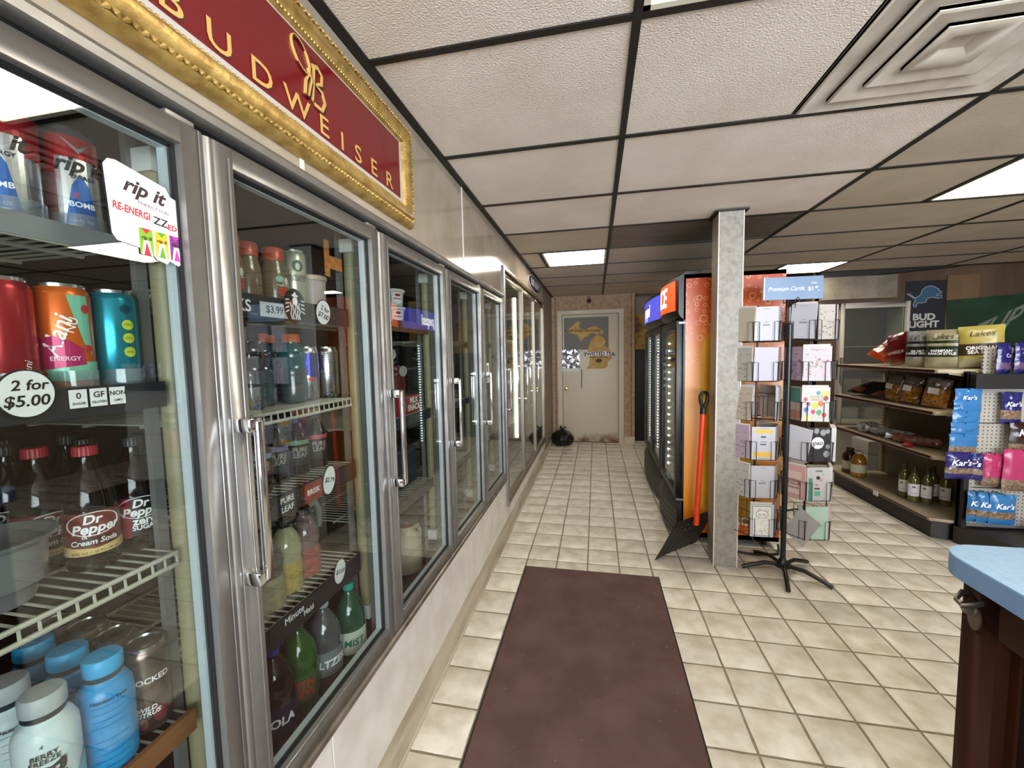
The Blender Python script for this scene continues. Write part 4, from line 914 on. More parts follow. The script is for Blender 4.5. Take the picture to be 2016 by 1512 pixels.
# oval tin sign on the wall above it
t = thing('oval_beer_sign', 'dark oval tin sign with white lettering above the tall cooler', 'sign', (-0.671, 4.60, 2.183)); f = on_left(0, 0, 0)
MB().prism(ell(0.43, 0.088, 40), f, 0, 0.012).build('rim', C('#b9b6b0', 0.4), t); pn = MB().prism(ell(0.40, 0.076, 40), f, 0.012, 0.015).build('panel', C('#23242e', 0.4), t)
m = MB(); m.text('BUD LIGHT', 0.10, lambda u, v: f(u, v, 0.017), sx=1.15, bold=0.02); m.build('lettering', WHITEINK, pn)
b = MB(); b.prism([(0, -0.28), (0.03, -0.30), (0.07, -0.05), (0.075, 0.20), (0.04, 0.27), (0, 0.20), (-0.02, 0.0)], on_left(0, 0, 0), 0, 0.006)
tag(b.build('wall_scuff_plate', C('#5f5348', 0.5), None, (-0.671, 5.62, 1.22)), 'dark worn plate on the wall between tall cooler and beige door', 'plate')

# ================================================================ RED FRAMED SIGN
def gold():
    m = mat('antique gold frame', '#b89a58', 0.42, 0.5, col2='#96783e', ns=30, bump=0.35, bs=90); return m
GOLD = gold(); GOLD2 = mat('bright gold lettering', '#d0a860', 0.45, 0.2)
SY0, SY1, SZ0, SZ1 = 0.385, 1.451, 1.894, 2.240
sg = thing('framed_sign', 'red beer sign in a carved gold frame hanging above the cooler doors', 'sign', (-0.671, (SY0+SY1)/2, SZ0)); NS = neg(sg)
prof = [(0, 0), (0.004, 0.016), (0.014, 0.024), (0.022, 0.020), (0.030, 0.030), (0.044, 0.034), (0.056, 0.026), (0.062, 0.018), (0.068, 0.012), (0.068, 0)]
b = MB(); vsx = []
for (a, h) in prof:
    for y, z in ((SY0+a, SZ0+a), (SY1-a, SZ0+a), (SY1-a, SZ1-a), (SY0+a, SZ1-a)): vsx.append((-0.671+h, y, z))
b.add(vsx, [(i*4+k, i*4+(k+1) % 4, i*4+4+(k+1) % 4, i*4+4+k) for i in range(len(prof)-1) for k in range(4)])
fr = b.build('frame', GOLD, sg, NS, ang=50)
# carved leaf row and bead row
b = MB()
def along(a, step, fnc):
    for (p, q) in (((SY0+a, SZ0+a), (SY1-a, SZ0+a)), ((SY1-a, SZ0+a), (SY1-a, SZ1-a)), ((SY1-a, SZ1-a), (SY0+a, SZ1-a)), ((SY0+a, SZ1-a), (SY0+a, SZ0+a))):
        L = math.hypot(q[0]-p[0], q[1]-p[1]); n = int(L/step)
        for i in range(n):
            tt = (i+0.5)/n; fnc(p[0]+(q[0]-p[0])*tt, p[1]+(q[1]-p[1])*tt, (q[0]-p[0])/L, (q[1]-p[1])/L, i)
def leaf(y, z, ty, tz, i):
    s = 1 if i % 2 else -1; d = (ty*0.8-tz*0.6*s, tz*0.8+ty*0.6*s)
    b.tube([(-0.648, y-d[0]*0.009, z-d[1]*0.009), (-0.6445, y, z), (-0.648, y+d[0]*0.009, z+d[1]*0.009)], [0.0012, 0.0042, 0.0012], 5)
along(0.019, 0.0125, leaf); b.build('carved_leaves', GOLD, fr)
b = MB()
def bead(y, z, ty, tz, i):
    r = 0.0042; vv = [(-0.652+r*c_, y+r*math.cos(A)*s_, z+r*math.sin(A)*s_) for c_, s_ in ((0.1, 1.0), (0.75, 0.7)) for A in [2*PI*k/6 for k in range(6)]]+[(-0.652+r, y, z)]
    b.add(vv, [(k, (k+1) % 6, 6+(k+1) % 6, 6+k) for k in range(6)]+[(6+k, 6+(k+1) % 6, 12) for k in range(6)])
along(0.0605, 0.0105, bead); b.build('beads', GOLD, fr)
MB().box(-0.671, SY0+0.066, SZ0+0.066, -0.6615, SY1-0.066, SZ1-0.066).build('white_border', C('#b9b5ae', 0.35), sg, NS)
RY0, RY1, RZ0, RZ1 = SY0+0.086, SY1-0.086, SZ0+0.083, SZ1-0.073
rp = MB().box(-0.668, RY0, RZ0, -0.6605, RY1, RZ1).build('red_panel', mat('deep red enamel', '#6a0a10', 0.16, 0.0, 0.6), sg, NS)
yc = (RY0+RY1)/2
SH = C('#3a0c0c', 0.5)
m = MB(); m2 = MB()
for ch, y in zip('BUDWEISER', (0.575, 0.664, 0.760, 0.862, 0.955, 1.030, 1.105, 1.190, 1.285)):
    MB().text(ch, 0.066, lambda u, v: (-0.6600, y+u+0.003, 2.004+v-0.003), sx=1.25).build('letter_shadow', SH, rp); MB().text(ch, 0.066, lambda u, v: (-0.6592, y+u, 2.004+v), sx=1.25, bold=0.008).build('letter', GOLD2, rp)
# monogram: looped stroke, B shape and a small crown
def mono(dx, dy, dz):
    g = MB(); P = lambda u, v: (-0.6598+dx, yc+u*1.3+dy, 2.096+v*1.3+dz)
    g.tube([P(-0.030+0.020*math.cos(A)-0.010*math.sin(A), 0.022+0.024*math.sin(A)) for A in [2*PI*i/20 for i in range(20)]], 0.0045, 6, closed=True, flat=0.4)
    g.tube([P(-0.012, 0.010), P(-0.006, -0.010), P(-0.016, -0.040), P(-0.024, -0.040), P(-0.020, -0.015), P(-0.008, 0.005)], 0.006, 6, flat=0.4)
    g.tube([P(0.000, 0.022), P(0.016, 0.028), P(0.028, 0.020), P(0.026, 0.004), P(0.008, -0.006), P(0.026, -0.010), P(0.034, -0.026), P(0.024, -0.044), P(0.004, -0.044), P(-0.004, -0.036)], 0.0055, 6, flat=0.4)
    g.tube([P(0.004, 0.022), P(0.000, -0.010), P(-0.004, -0.040)], 0.0055, 6, flat=0.4)
    return g
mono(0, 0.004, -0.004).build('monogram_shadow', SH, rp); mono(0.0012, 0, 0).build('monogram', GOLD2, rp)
m = MB()
for k in range(5): A = PI*(0.2+0.15*k); m.tube([(-0.6595, yc+0.016+0.006*math.cos(A), 2.138+0.004*math.sin(A)), (-0.6595, yc+0.016+0.020*math.cos(A), 2.138+0.016*math.sin(A))], 0.0014, 4)
m.build('crown', C('#6e2a1c', 0.4), rp)

# ================================================================ THINGS AROUND THE STOCK-ROOM DOOR
YB = 6.504
t = thing('map_poster', 'grey poster with a yellow two-part map and iced tea lettering', 'poster', (-0.14, YB, 1.36)); NP = neg(t)
g = on_back(0, 0, 0)
MB().box(-0.482, YB-0.002, 1.462, 0.198, YB, 1.962).build('sheet', C('#6d6a64', 0.6), t, NP)
YM = mat('yellow map print', '#b08a44', 0.6, col2='#c4a058', ns=12)
Zp = lambda px: 1.97-(px-230)/1176*140*(0.5/60)/1.0   # helper scale from the poster proportions
def mp(u, v): return (-0.482+(u-240)/(865-240)*0.68, 1.962-(v-222)/(637-222)*0.50)
UPn = [(275, 385), (330, 350), (430, 270), (478, 275), (450, 330), (480, 370), (540, 380), (610, 350), (680, 340), (740, 370), (800, 415), (780, 440), (700, 445), (640, 420), (600, 440), (580, 470), (520, 480), (490, 535), (455, 500), (440, 450), (380, 430), (330, 415)]
LP = [(690, 455), (740, 455), (800, 490), (825, 540), (800, 600), (860, 610), (905, 690), (915, 745), (860, 800), (845, 855), (800, 885), (550, 885), (590, 840), (600, 760), (570, 690), (590, 590), (620, 520)]
up_p = MB().prism([mp(*p) for p in UPn][::-1], lambda a, c, d: (a, YB-d, c), 0.002, 0.006).build('upper_peninsula', YM, t, NP)
lp_p = MB().prism([mp(*p) for p in LP][::-1], lambda a, c, d: (a, YB-d, c), 0.002, 0.007).build('lower_peninsula', YM, t, NP)
m = MB(); x, z = mp(500, 395); m.text('YOUR HARD TEA STATE', 0.050, lambda u, v: (x+u, YB-0.0085, z+v), bold=0.02, rot=-0.03); m.build('lettering', C('#2a2018', 0.6), up_p)
m = MB(); x2, z2 = mp(735, 690); arc = lambda u, v: (x2+u, YB-0.0095, z2+v-0.35*u*u)
m.text('TWISTED TEA', 0.075, arc, bold=0.03); m.build('lettering', C('#23264a', 0.6), lp_p)
m = MB(); m.flat([(-0.20, -0.03), (0.20, -0.03), (0.20, 0.035), (-0.20, 0.035)], lambda u, v: (x2+u*0.95, YB-0.0085, z2+v-0.35*u*u), du=0.05); m.build('white_band', WHITE, lp_p)
m = MB(); x3, z3 = mp(730, 735); m.text('Hard Iced Tea', 0.045, lambda u, v: (x3+u, YB-0.0095, z3+v), shear=0.2, bold=0.02)
m.flat(ell(0.05, 0.03, 18), lambda u, v: (x3+u, YB-0.009, z3-0.055+v)); m.build('lettering', C('#3a2a18', 0.6), lp_p)
# crumpled foil sheet taped to the door
t = thing('foil_sheet', 'crumpled silver foil sheet taped to the beige door', 'foil', (-0.39, 6.496, 1.18))
b = MB(); nx, nz = 14, 14; rg = random.Random(5); vsx = []
for j in range(nz+1):
    for i in range(nx+1): vsx.append(((i/nx-0.5)*0.30+rg.uniform(-.006, .006), -0.006+rg.uniform(-0.012, 0.008), (j/nz)*0.29+rg.uniform(-.006, .006)))
nn = len(vsx)
b.add(vsx+[(x_, 0.008, z_) for x_, y_, z_ in vsx], [(j*(nx+1)+i, j*(nx+1)+i+1, (j+1)*(nx+1)+i+1, (j+1)*(nx+1)+i) for j in range(nz) for i in range(nx)]+[(nn+j*(nx+1)+i, nn+(j+1)*(nx+1)+i, nn+(j+1)*(nx+1)+i+1, nn+j*(nx+1)+i+1) for j in range(nz) for i in range(nx)])
b.build('foil', mat('crumpled foil', '#b9bcc8', 0.28, 0.85), t, ang=20)
MB().box(-0.13, -0.002, -0.06, 0.13, 0.006, -0.005).build('tape_strip', C('#c9c6c0', 0.4), t)
tag(MB().tube([(0, 0, 0), (0.005, 0, -0.12), (-0.004, 0, -0.26), (0.008, 0, -0.30)], 0.006, 6).build('pull_string', C('#4a4038', 0.7), None, (-0.215, 6.493, 1.16)), 'short dark string hanging from the foil on the beige door', 'string')
# ornament above the door
t = thing('hanging_ornament', 'small dark hanging ornament above the beige door casing', 'ornament', (-0.09, 6.47, 2.17))
MB().lathe([(0.002, 0), (0.022, 0.01), (0.034, 0.03), (0.030, 0.05), (0.01, 0.066)], 14).build('bulb', C('#2a2420', 0.35), t); MB().tube([(0, 0, 0.06), (0.012, 0, 0.085), (0, 0.02, 0.10), (-0.012, 0.02, 0.085)], 0.004, 6).build('hook', C('#2a2420', 0.35), t)
# black rubbish bag
t = thing('rubbish_bag', 'tied black rubbish bag on the floor at the foot of the beige door', 'bag', (-0.505, 6.30, 0))
rg = random.Random(9); b = MB(); prof = [(0.06, 0.0), (0.12, 0.006), (0.158, 0.05), (0.165, 0.11), (0.14, 0.17), (0.09, 0.21), (0.04, 0.235), (0.025, 0.245)]
jit = {}
def bagfn(r_, z_, A):
    k = (round(z_, 3), round(A, 3)); jit.setdefault(k, rg.uniform(0.90, 1.08)); return r_*(1+0.06*math.sin(A*5+z_*30))*jit[k]
b.lathe(prof, 22, fn=bagfn); b.build('sack', mat('black polythene', '#0b0b0d', 0.28, 0, 0.6), t, ang=25)
b = MB()
for A in (0.3, 2.2, 4.0): b.tube([(0, 0, 0.238), (0.03*math.cos(A), 0.03*math.sin(A), 0.27), (0.06*math.cos(A), 0.06*math.sin(A), 0.275)], [0.02, 0.012, 0.02], 6, flat=0.35)
b.build('knot', MATS['black polythene'], t)
# tall black cabinet and yellow poster in the recess
t = thing('black_cabinet', 'narrow black cabinet standing beside the wallpapered wall', 'cabinet', (0.80, 6.9, 0)); MB().box(-0.19, -0.2, 0, 0.2, 0.2, 1.45).build('body', C('#0d0c0c', 0.5), t, bevel=0.004); MB().box(-0.192, -0.18, 0.1, -0.188, 0.18, 1.4).build('door', C('#141313', 0.4), t)
tag(MB().box(0, 0, 0, 0.55, 0.004, 0.75).build('recess_poster', mat('yellow poster', '#b08a30', 0.6, col2='#7c3a20', ns=4, lo=0.5, hi=0.6), None, (0.615, 7.29, 1.30)), 'yellow and dark red poster in the recess beside the stock-room wall', 'poster')

# ================================================================ PILLAR
t = thing('support_pillar', 'square pillar clad in pale speckled laminate between mat and card rack', 'pillar', (0.829, 2.905, 0)); NQ = neg(t)
SPK = mat('speckled grey laminate', '#98948a', 0.5, col2='#807c72', ns=38, nd=6, lo=0.42, hi=0.7)
MB().box(0.758, 2.832, 0, 0.900, 2.978, 2.288).build('core', mat('brown grey pillar side', '#8f8374', 0.5, col2='#857868', ns=5), t, NQ)
MB().box(0.762, 2.829, 0.004, 0.897, 2.832, 2.282).build('front_sheet', SPK, t, NQ)
MB().box(0.900, 2.836, 0.004, 0.903, 2.974, 2.282).build('side_sheet', SPK, t, NQ)
b = MB()
for x0 in (0.755, 0.897): b.box(x0, 2.826, 0, x0+0.006, 2.834, 2.286)
b.build('corner_trim', C('#d6cfc4', 0.4), t, NQ)
b = MB(); b.box(0.735, 2.808, 2.280, 0.925, 3.0, 2.288); b.build('ceiling_collar', BAR, t, NQ)

# ================================================================ FLOOR MAT
t = thing('floor_mat', 'long dark maroon entrance mat lying on the tiles beside the coolers', 'mat', (-0.041, 1.6, 0))
MATM = mat('maroon carpet pile', '#5a4542', 0.95, 0, 0.1, col2='#66504c', ns=5, nd=8, bump=0.5, bs=260)
b = MB(); b.box(-0.418, -1.2, 0.001, 0.418, 1.010, 0.0085); b.build('carpet', MATM, t)
b = MB(); e = 0.426
for q in ((-e, -1.208, -0.414, 1.017), (0.414, -1.208, e, 1.017), (-0.414, 1.007, 0.414, 1.017), (-0.414, -1.208, 0.414, -1.197)): b.box(q[0], q[1], 0.0005, q[2], q[3], 0.006)
b.build('rubber_edge', C('#17120f', 0.7), t)
rg = random.Random(21); b = MB()
for i in range(46):
    x_, y_, s_ = rg.uniform(-0.40, 0.40), rg.uniform(-0.5, 0.98), rg.uniform(0.0009, 0.0022); b.box(x_, y_, 0.0082, x_+s_, y_+s_, 0.0100)
cr = b.build('crumbs', C('#b9ac98', 0.8), t); cr['kind'] = 'stuff'

# ================================================================ MERCHANDISER FRIDGES
FBLK = mat('black fridge enamel', '#0f1013', 0.38, 0, 0.5)
FIN = mat('fridge inside', '#8c8f90', 0.45)
LED = mat('led dots', '#ffffff', 0.4, emit=14.0, ecol=(0.82, 1.0, 0.94))
LEDB = mat('cool led dots', '#ffffff', 0.4, emit=8.0, ecol=(0.75, 0.9, 1.0))
def bubble_print():
    m = bpy.data.materials.new('orange bubble print'); m.use_nodes = True; nt = m.node_tree; bs = nt.nodes['Principled BSDF']
    g = nt.nodes.new('ShaderNodeNewGeometry'); sp = nt.nodes.new('ShaderNodeSeparateXYZ'); nt.links.new(g.outputs['Position'], sp.inputs[0])
    r = nt.nodes.new('ShaderNodeValToRGB'); mr = nt.nodes.new('ShaderNodeMapRange'); mr.inputs['From Min'].default_value = 0.05; mr.inputs['From Max'].default_value = 1.95
    nt.links.new(sp.outputs[2], mr.inputs['Value']); nt.links.new(mr.outputs[0], r.inputs[0])
    e = r.color_ramp.elements; e[0].position = 0.0; e[0].color = lin('#f07a10'); e[1].position = 1.0; e[1].color = lin('#b8441a')
    for p, c in ((0.18, '#f29a34'), (0.50, '#f0b478'), (0.70, '#dc862e'), (0.85, '#cc5c1a')): k = r.color_ramp.elements.new(p); k.color = lin(c)
    tot = None
    for sc, lo, seed in ((9.0, 0.24, 0.0), (17.0, 0.26, 3.1)):
        v = nt.nodes.new('ShaderNodeTexVoronoi'); v.inputs['Scale'].default_value = sc; v.voronoi_dimensions = '2D'; v.inputs['Randomness'].default_value = 0.9
        cb = nt.nodes.new('ShaderNodeCombineXYZ'); nt.links.new(sp.outputs[0], cb.inputs[0]); nt.links.new(sp.outputs[2], cb.inputs[1]); cb.inputs[2].default_value = seed
        ad = nt.nodes.new('ShaderNodeVectorMath'); ad.operation = 'ADD'; ad.inputs[1].default_value = (seed, seed*1.7, 0); nt.links.new(cb.outputs[0], ad.inputs[0]); nt.links.new(ad.outputs[0], v.inputs['Vector'])
        # each cell gets its own ring radius
        sc_ = nt.nodes.new('ShaderNodeSeparateXYZ'); nt.links.new(v.outputs['Color'], sc_.inputs[0])
        rad = nt.nodes.new('ShaderNodeMapRange'); rad.inputs['To Min'].default_value = 0.03; rad.inputs['To Max'].default_value = lo; nt.links.new(sc_.outputs[0], rad.inputs['Value'])
        df = nt.nodes.new('ShaderNodeMath'); df.operation = 'SUBTRACT'; nt.links.new(v.outputs['Distance'], df.inputs[0]); nt.links.new(rad.outputs[0], df.inputs[1])
        ab = nt.nodes.new('ShaderNodeMath'); ab.operation = 'ABSOLUTE'; nt.links.new(df.outputs[0], ab.inputs[0])
        st = nt.nodes.new('ShaderNodeMapRange'); st.inputs['From Min'].default_value = 0.045; st.inputs['From Max'].default_value = 0.012; nt.links.new(ab.outputs[0], st.inputs['Value'])
        if tot is None: tot = st.outputs[0]
        else:
            mm = nt.nodes.new('ShaderNodeMath'); mm.operation = 'MAXIMUM'; nt.links.new(tot, mm.inputs[0]); nt.links.new(st.outputs[0], mm.inputs[1]); tot = mm.outputs[0]
    msk = nt.nodes.new('ShaderNodeMapRange'); msk.inputs['From Min'].default_value = 1.15; msk.inputs['From Max'].default_value = 1.6; nt.links.new(sp.outputs[2], msk.inputs['Value'])
    mu = nt.nodes.new('ShaderNodeMath'); mu.operation = 'MULTIPLY'; nt.links.new(tot, mu.inputs[0]); nt.links.new(msk.outputs[0], mu.inputs[1])
    m3 = nt.nodes.new('ShaderNodeMath'); m3.operation = 'MULTIPLY'; m3.inputs[1].default_value = 0.6; nt.links.new(mu.outputs[0], m3.inputs[0])
    mx = nt.nodes.new('ShaderNodeMix'); mx.data_type = 'RGBA'; nt.links.new(m3.outputs[0], mx.inputs[0]); nt.links.new(r.outputs[0], mx.inputs[6]); mx.inputs[7].default_value = lin('#f0c89c')
    nt.links.new(mx.outputs[2], bs.inputs['Base Color']); bs.inputs['Roughness'].default_value = 0.28
    return m
def fridge(label, y0, y1, headm, txt, txtsize, led, ndoors, sidem, hz0=1.715, fx=0.545):
    t = thing('merchandiser_fridge', label, 'fridge', (0.92, (y0+y1)/2, 0)); Nn = neg(t)
    x1 = 1.275
    b = MB(); b.box(0.62, y0, 0.05, x1, y0+0.03, 1.965); b.box(0.62, y1-0.03, 0.05, x1, y1, 1.965); b.box(x1-0.03, y0, 0.05, x1, y1, 1.965); b.box(0.62, y0, 1.935, x1, y1, 1.965); b.box(0.62, y0, 0.05, x1, y1, 0.30)
    b.build('cabinet', FBLK, t, Nn)
    MB().box(0.64, y0+0.03, 0.30, x1-0.03, y1-0.03, 0.31).box(x1-0.05, y0+0.03, 0.31, x1-0.03, y1-0.03, 1.70).build('liner', FIN, t, Nn)
    # bowed lower grille
    def bow(y): u = (y-(y0+y1)/2)/((y1-y0)/2); return fx+0.04-0.05*(1-u*u)
    b = MB(); n = 14; prof = [(0.0, 0.02), (0.03, 0.06), (0.0, 0.31)]
    vsx = []
    for i in range(n+1):
        y = y0+(y1-y0)*i/n
        for a, z in ((0.05, 0.015), (0.012, 0.03), (0.0, 0.10), (0.0, 0.25), (0.03, 0.315), (0.12, 0.315), (0.12, 0.015)): vsx.append((bow(y)+a, y, z))
    b.add(vsx, [(i*7+k, i*7+k+1, i*7+8+k, i*7+7+k) for i in range(n) for k in range(6)]+[tuple(range(7))[::-1], tuple(range(n*7, n*7+7))])
    gr = b.build('lower_grille', mat('dark grille plastic', '#2a2724', 0.5), t, Nn)
    for z in (0.075, 0.115, 0.155, 0.195, 0.235):
        b = MB(); b.tube([(bow(y0+(y1-y0)*i/n)-0.001, y0+(y1-y0)*i/n, z) for i in range(n+1)], 0.007, 5, flat=0.6); b.build('grille_slat', mat('grille slat plastic', '#4a443e', 0.5), gr)
    # bowed lit header
    b = MB(); vsx = []
    for i in range(n+1):
        y = y0+(y1-y0)*i/n; bx = bow(y)
        for a, z in ((0.04, hz0-0.07), (0.012, hz0-0.045), (0.0, hz0-0.02), (0.0, 1.955), (0.05, 1.985), (0.14, 1.985), (0.14, hz0-0.07)): vsx.append((bx+a, y, z))
    b.add(vsx, [(i*7+k, i*7+k+1, i*7+8+k, i*7+7+k) for i in range(n) for k in range(6)]+[tuple(range(7))[::-1], tuple(range(n*7, n*7+7))])
    hd = b.build('header', FBLK, t, Nn)
    b = MB(); k0, k1 = y0+0.045, y1-0.045; vsx = []
    for i in range(n+1):
        y = k0+(k1-k0)*i/n
        for z in (hz0, 1.93): vsx += [(bow(y)-0.002, y, z), (bow(y)-0.006, y, z)]
    b.add(vsx, [(i*4+a, i*4+b_, i*4+4+b_, i*4+4+a) for i in range(n) for a, b_ in ((1, 3), (2, 0), (3, 2), (0, 1))])
    pn_ = b.build('lit_panel', headm, hd)
    yc_ = (y0+y1)/2
    m = MB(); m.text(txt, txtsize, lambda u, v: (bow(yc_-u)-0.0075, yc_-u, (hz0+1.93)/2+v), shear=0.15, bold=0.02)
    m.build('lettering', mat('lit white lettering', '#ffffff', 0.5, emit=1.2), hd)
    # doors
    dw = (y1-y0-0.02)/ndoors
    for i in range(ndoors):
        ya = y0+0.01+i*dw; yb = ya+dw
        b = MB(); z0, z1 = 0.325, hz0-0.075
        b.box(fx+0.03, ya, z0, fx+0.07, ya+0.055, z1); b.box(fx+0.03, yb-0.055, z0, fx+0.07, yb, z1); b.box(fx+0.03, ya+0.055, z0, fx+0.07, yb-0.055, z0+0.06); b.box(fx+0.03, ya+0.055, z1-0.06, fx+0.07, yb-0.055, z1)
        d = b.build('door', FBLK, t, Nn, bevel=0.003)
        MB().box(fx+0.045, ya+0.053, z0+0.058, fx+0.051, yb-0.053, z1-0.058).build('glass', GLASS, d)
        for yy in ((yb-0.075,) if ndoors == 1 else (ya+0.075, yb-0.075)):
            b = MB(); s_ = 0.009 if ndoors == 1 else 0.006; k = 0
            z = z0+0.10
            while z < z1-0.10:
                for o_ in (-0.011, 0.011): b.box(fx+0.080, yy+o_-s_/2, z, fx+0.084, yy+o_+s_/2, z+s_*1.5)
                z += 0.062 if ndoors == 1 else 0.03
            st = MB().box(fx+0.085, yy-0.022, z0+0.07, fx+0.092, yy+0.022, z1-0.07).build('led_strip', FIN, d)
            b.build('led_dots', led, st)
    for z in (0.62, 0.95, 1.27):
        b = MB(); b.box(0.66, y0+0.04, z, 0.665, y1-0.04, z+0.02)
        for k in range(20): yy = y0+0.05+(y1-y0-0.1)*k/19; b.cyl((0.66, yy, z+0.01), (x1-0.06, yy, z+0.01), 0.003, 5)
        b.build('wire_shelf', WIRE, t, Nn)
    for yy in (y0+0.06, y1-0.06):
        for xx in (0.70, 1.20): MB().cyl((xx, yy, 0.0), (xx, yy, 0.052), 0.018, 10).build('foot', FBLK, t, Nn)
    if sidem: sidem(t, Nn, y0)
    return t
def orange_side(t, Nn, y0):
    p = MB().box(0.632, y0-0.003, 0.085, 1.272, y0, 1.935).build('side_print', bubble_print(), t, Nn)
    YG = mat('yellow print', '#d09a1c', 0.3, col2='#c08a18', ns=3)
    b = MB(); poly = [(0.735, 0.16), (1.12, 0.16), (1.12, 0.62), (1.06, 0.95), (1.02, 1.30), (0.96, 1.46), (0.86, 1.57), (0.79, 1.55), (0.750, 1.48), (0.735, 1.34)]
    b.prism(poly, lambda a, c, d: (a, y0-d, c), 0.0032, 0.0045); b.build('yellow_print', YG, p)
    b = MB(); b.prism([(0.632, 0.09), (1.10, 0.09), (1.06, 0.14), (0.632, 0.14)], lambda a, c, d: (a, y0-d, c), 0.0034, 0.0046); b.build('orange_band', C('#cf6a1a', 0.3), p)
    b = MB(); b.prism([(1.10, 0.09), (1.272, 0.09), (1.272, 0.19), (1.05, 0.19)], lambda a, c, d: (a, y0-d, c), 0.0034, 0.0046); b.build('red_band', C('#b04a1c', 0.3), p)
    m = MB(); m.text('SparklingICE.com', 0.085, lambda u, v: (0.99+u, y0-0.0052, 0.185+v), bold=0.02, sx=0.95); m.build('lettering', WHITEINK, p)
    MB().box(0.588, y0-0.001, 1.618, 0.632, y0+0.02, 1.632).build('hinge_plate', STEEL, t, Nn); MB().box(0.580, y0-0.001, 0.318, 0.632, y0+0.02, 0.332).build('hinge_plate', STEEL, t, Nn)
HOR = mat('lit orange header', '#d8501a', 0.4, emit=0.55, ecol='#e0541a'); HBL = mat('lit blue header', '#3a3c96', 0.4, emit=0.55, ecol='#4a4cc0')
fridge('black fridge with orange bubble print side and orange lit header beside the pillar', 3.150, 3.870, HOR, 'ICE', 0.20, LED, 1, orange_side)
fridge('black two-door fridge with blue lit header behind the orange fridge', 3.895, 5.12, HBL, 'pepsi', 0.17, LEDB, 2, None)

# ================================================================ SNOW SHOVEL
t = thing('snow_shovel', 'snow shovel with orange handle and black ribbed blade leaning against the pillar', 'shovel', (0.60, 2.95, 0))
d_ = Vector((0.72, 0.69, 0)).normalized(); n_ = Vector((0.69, -0.72, 0)).normalized()
b = MB(); nu, nv = 24, 8; half = 0.225; th = 0.006
def blade(u, v, off):
    s_ = 0.36*v; z = 0.002+0.30*math.sin(v*1.15)/math.sin(1.15); o = -0.075*(1-v)**1.8+0.075*v
    rib = 0.007*(0.5+0.5*math.cos(u*half*2*PI/0.062)) if v < 0.93 else 0
    wv = half*(1-0.06*v); side = 0.028*(abs(u)**6)
    p = d_*(u*wv)+n_*(o+rib+off+side*0.4)+Vector((0, 0, z))
    return p
vsx = [blade(-1+2*i/nu, j/nv, 0) for j in range(nv+1) for i in range(nu+1)]+[blade(-1+2*i/nu, j/nv, -th) for j in range(nv+1) for i in range(nu+1)]
nn = (nv+1)*(nu+1); fs = []
for j in range(nv):
    for i in range(nu):
        a = j*(nu+1)+i; fs += [(a, a+1, a+nu+2, a+nu+1), (nn+a, nn+a+nu+1, nn+a+nu+2, nn+a+1)]
for i in range(nu): fs += [(i, nn+i, nn+i+1, i+1), (nv*(nu+1)+i, nv*(nu+1)+i+1, nn+nv*(nu+1)+i+1, nn+nv*(nu+1)+i)]
for j in range(nv): a = j*(nu+1); fs += [(a, a+nu+1, nn+a+nu+1, nn+a), (a+nu, nn+a+nu, nn+a+2*nu+1, a+2*nu+1)]
b.add(vsx, fs); bl = b.build('blade', mat('black ribbed plastic', '#0e0e10', 0.42), t)
b = MB()
for u in (-0.12, 0.12):
    for v in (0.55, 0.72): p = blade(u, v, 0.004); b.lathe([(0.005, 0), (0.004, 0.003)], 8, c=p)
b.build('rivet', STEEL, bl)
sp = blade(0.0, 0.86, 0.004); h0 = Vector(sp)+Vector((0.012, -0.006, -0.03)); h1 = Vector((0.104, -0.028, 1.02))
MB().tube([h0, h0.lerp(h1, 0.5), h1], [0.019, 0.0165, 0.0165], 12).build('handle', mat('orange red shaft', '#d23a12', 0.35), t)
b = MB(); ax = (h1-h0).normalized(); sd = Vector((0.8, 0.6, 0)); sd = (sd-ax*sd.dot(ax)).normalized()
cn = h1+ax*0.085
b.tube([h1-ax*0.02, h1+ax*0.02], 0.020, 12)
b.tube([h1+ax*0.015-sd*0.004, cn-sd*0.030-ax*0.02, cn-sd*0.034+ax*0.015, cn-sd*0.018+ax*0.040, cn+sd*0.018+ax*0.040, cn+sd*0.034+ax*0.015, cn+sd*0.030-ax*0.02, h1+ax*0.015+sd*0.004], 0.0125, 10)
b.build('grip', mat('black grip rubber', '#101012', 0.5), t)
# black power cord under the card rack
cp = [(0.95+0.30*math.cos(A), 3.10+0.035*math.sin(A), 0.008) for A in [PI*0.9+PI*1.15*i/20 for i in range(21)]]
tag(MB().tube([(x-1.0, y-3.05, z) for x, y, z in [(0.93, 3.14, 0.03)]+[(0.945+0.016*i, 3.05-0.03*math.sin(i*PI/18), 0.009) for i in range(19)]+[(1.255, 3.10, 0.012), (1.262, 3.13, 0.04)]], 0.0075, 7).build('power_cord', C('#0f0f10', 0.5), None, (1.0, 3.05, 0.0)), 'black power cord looped on the floor below the orange fridge', 'cord')

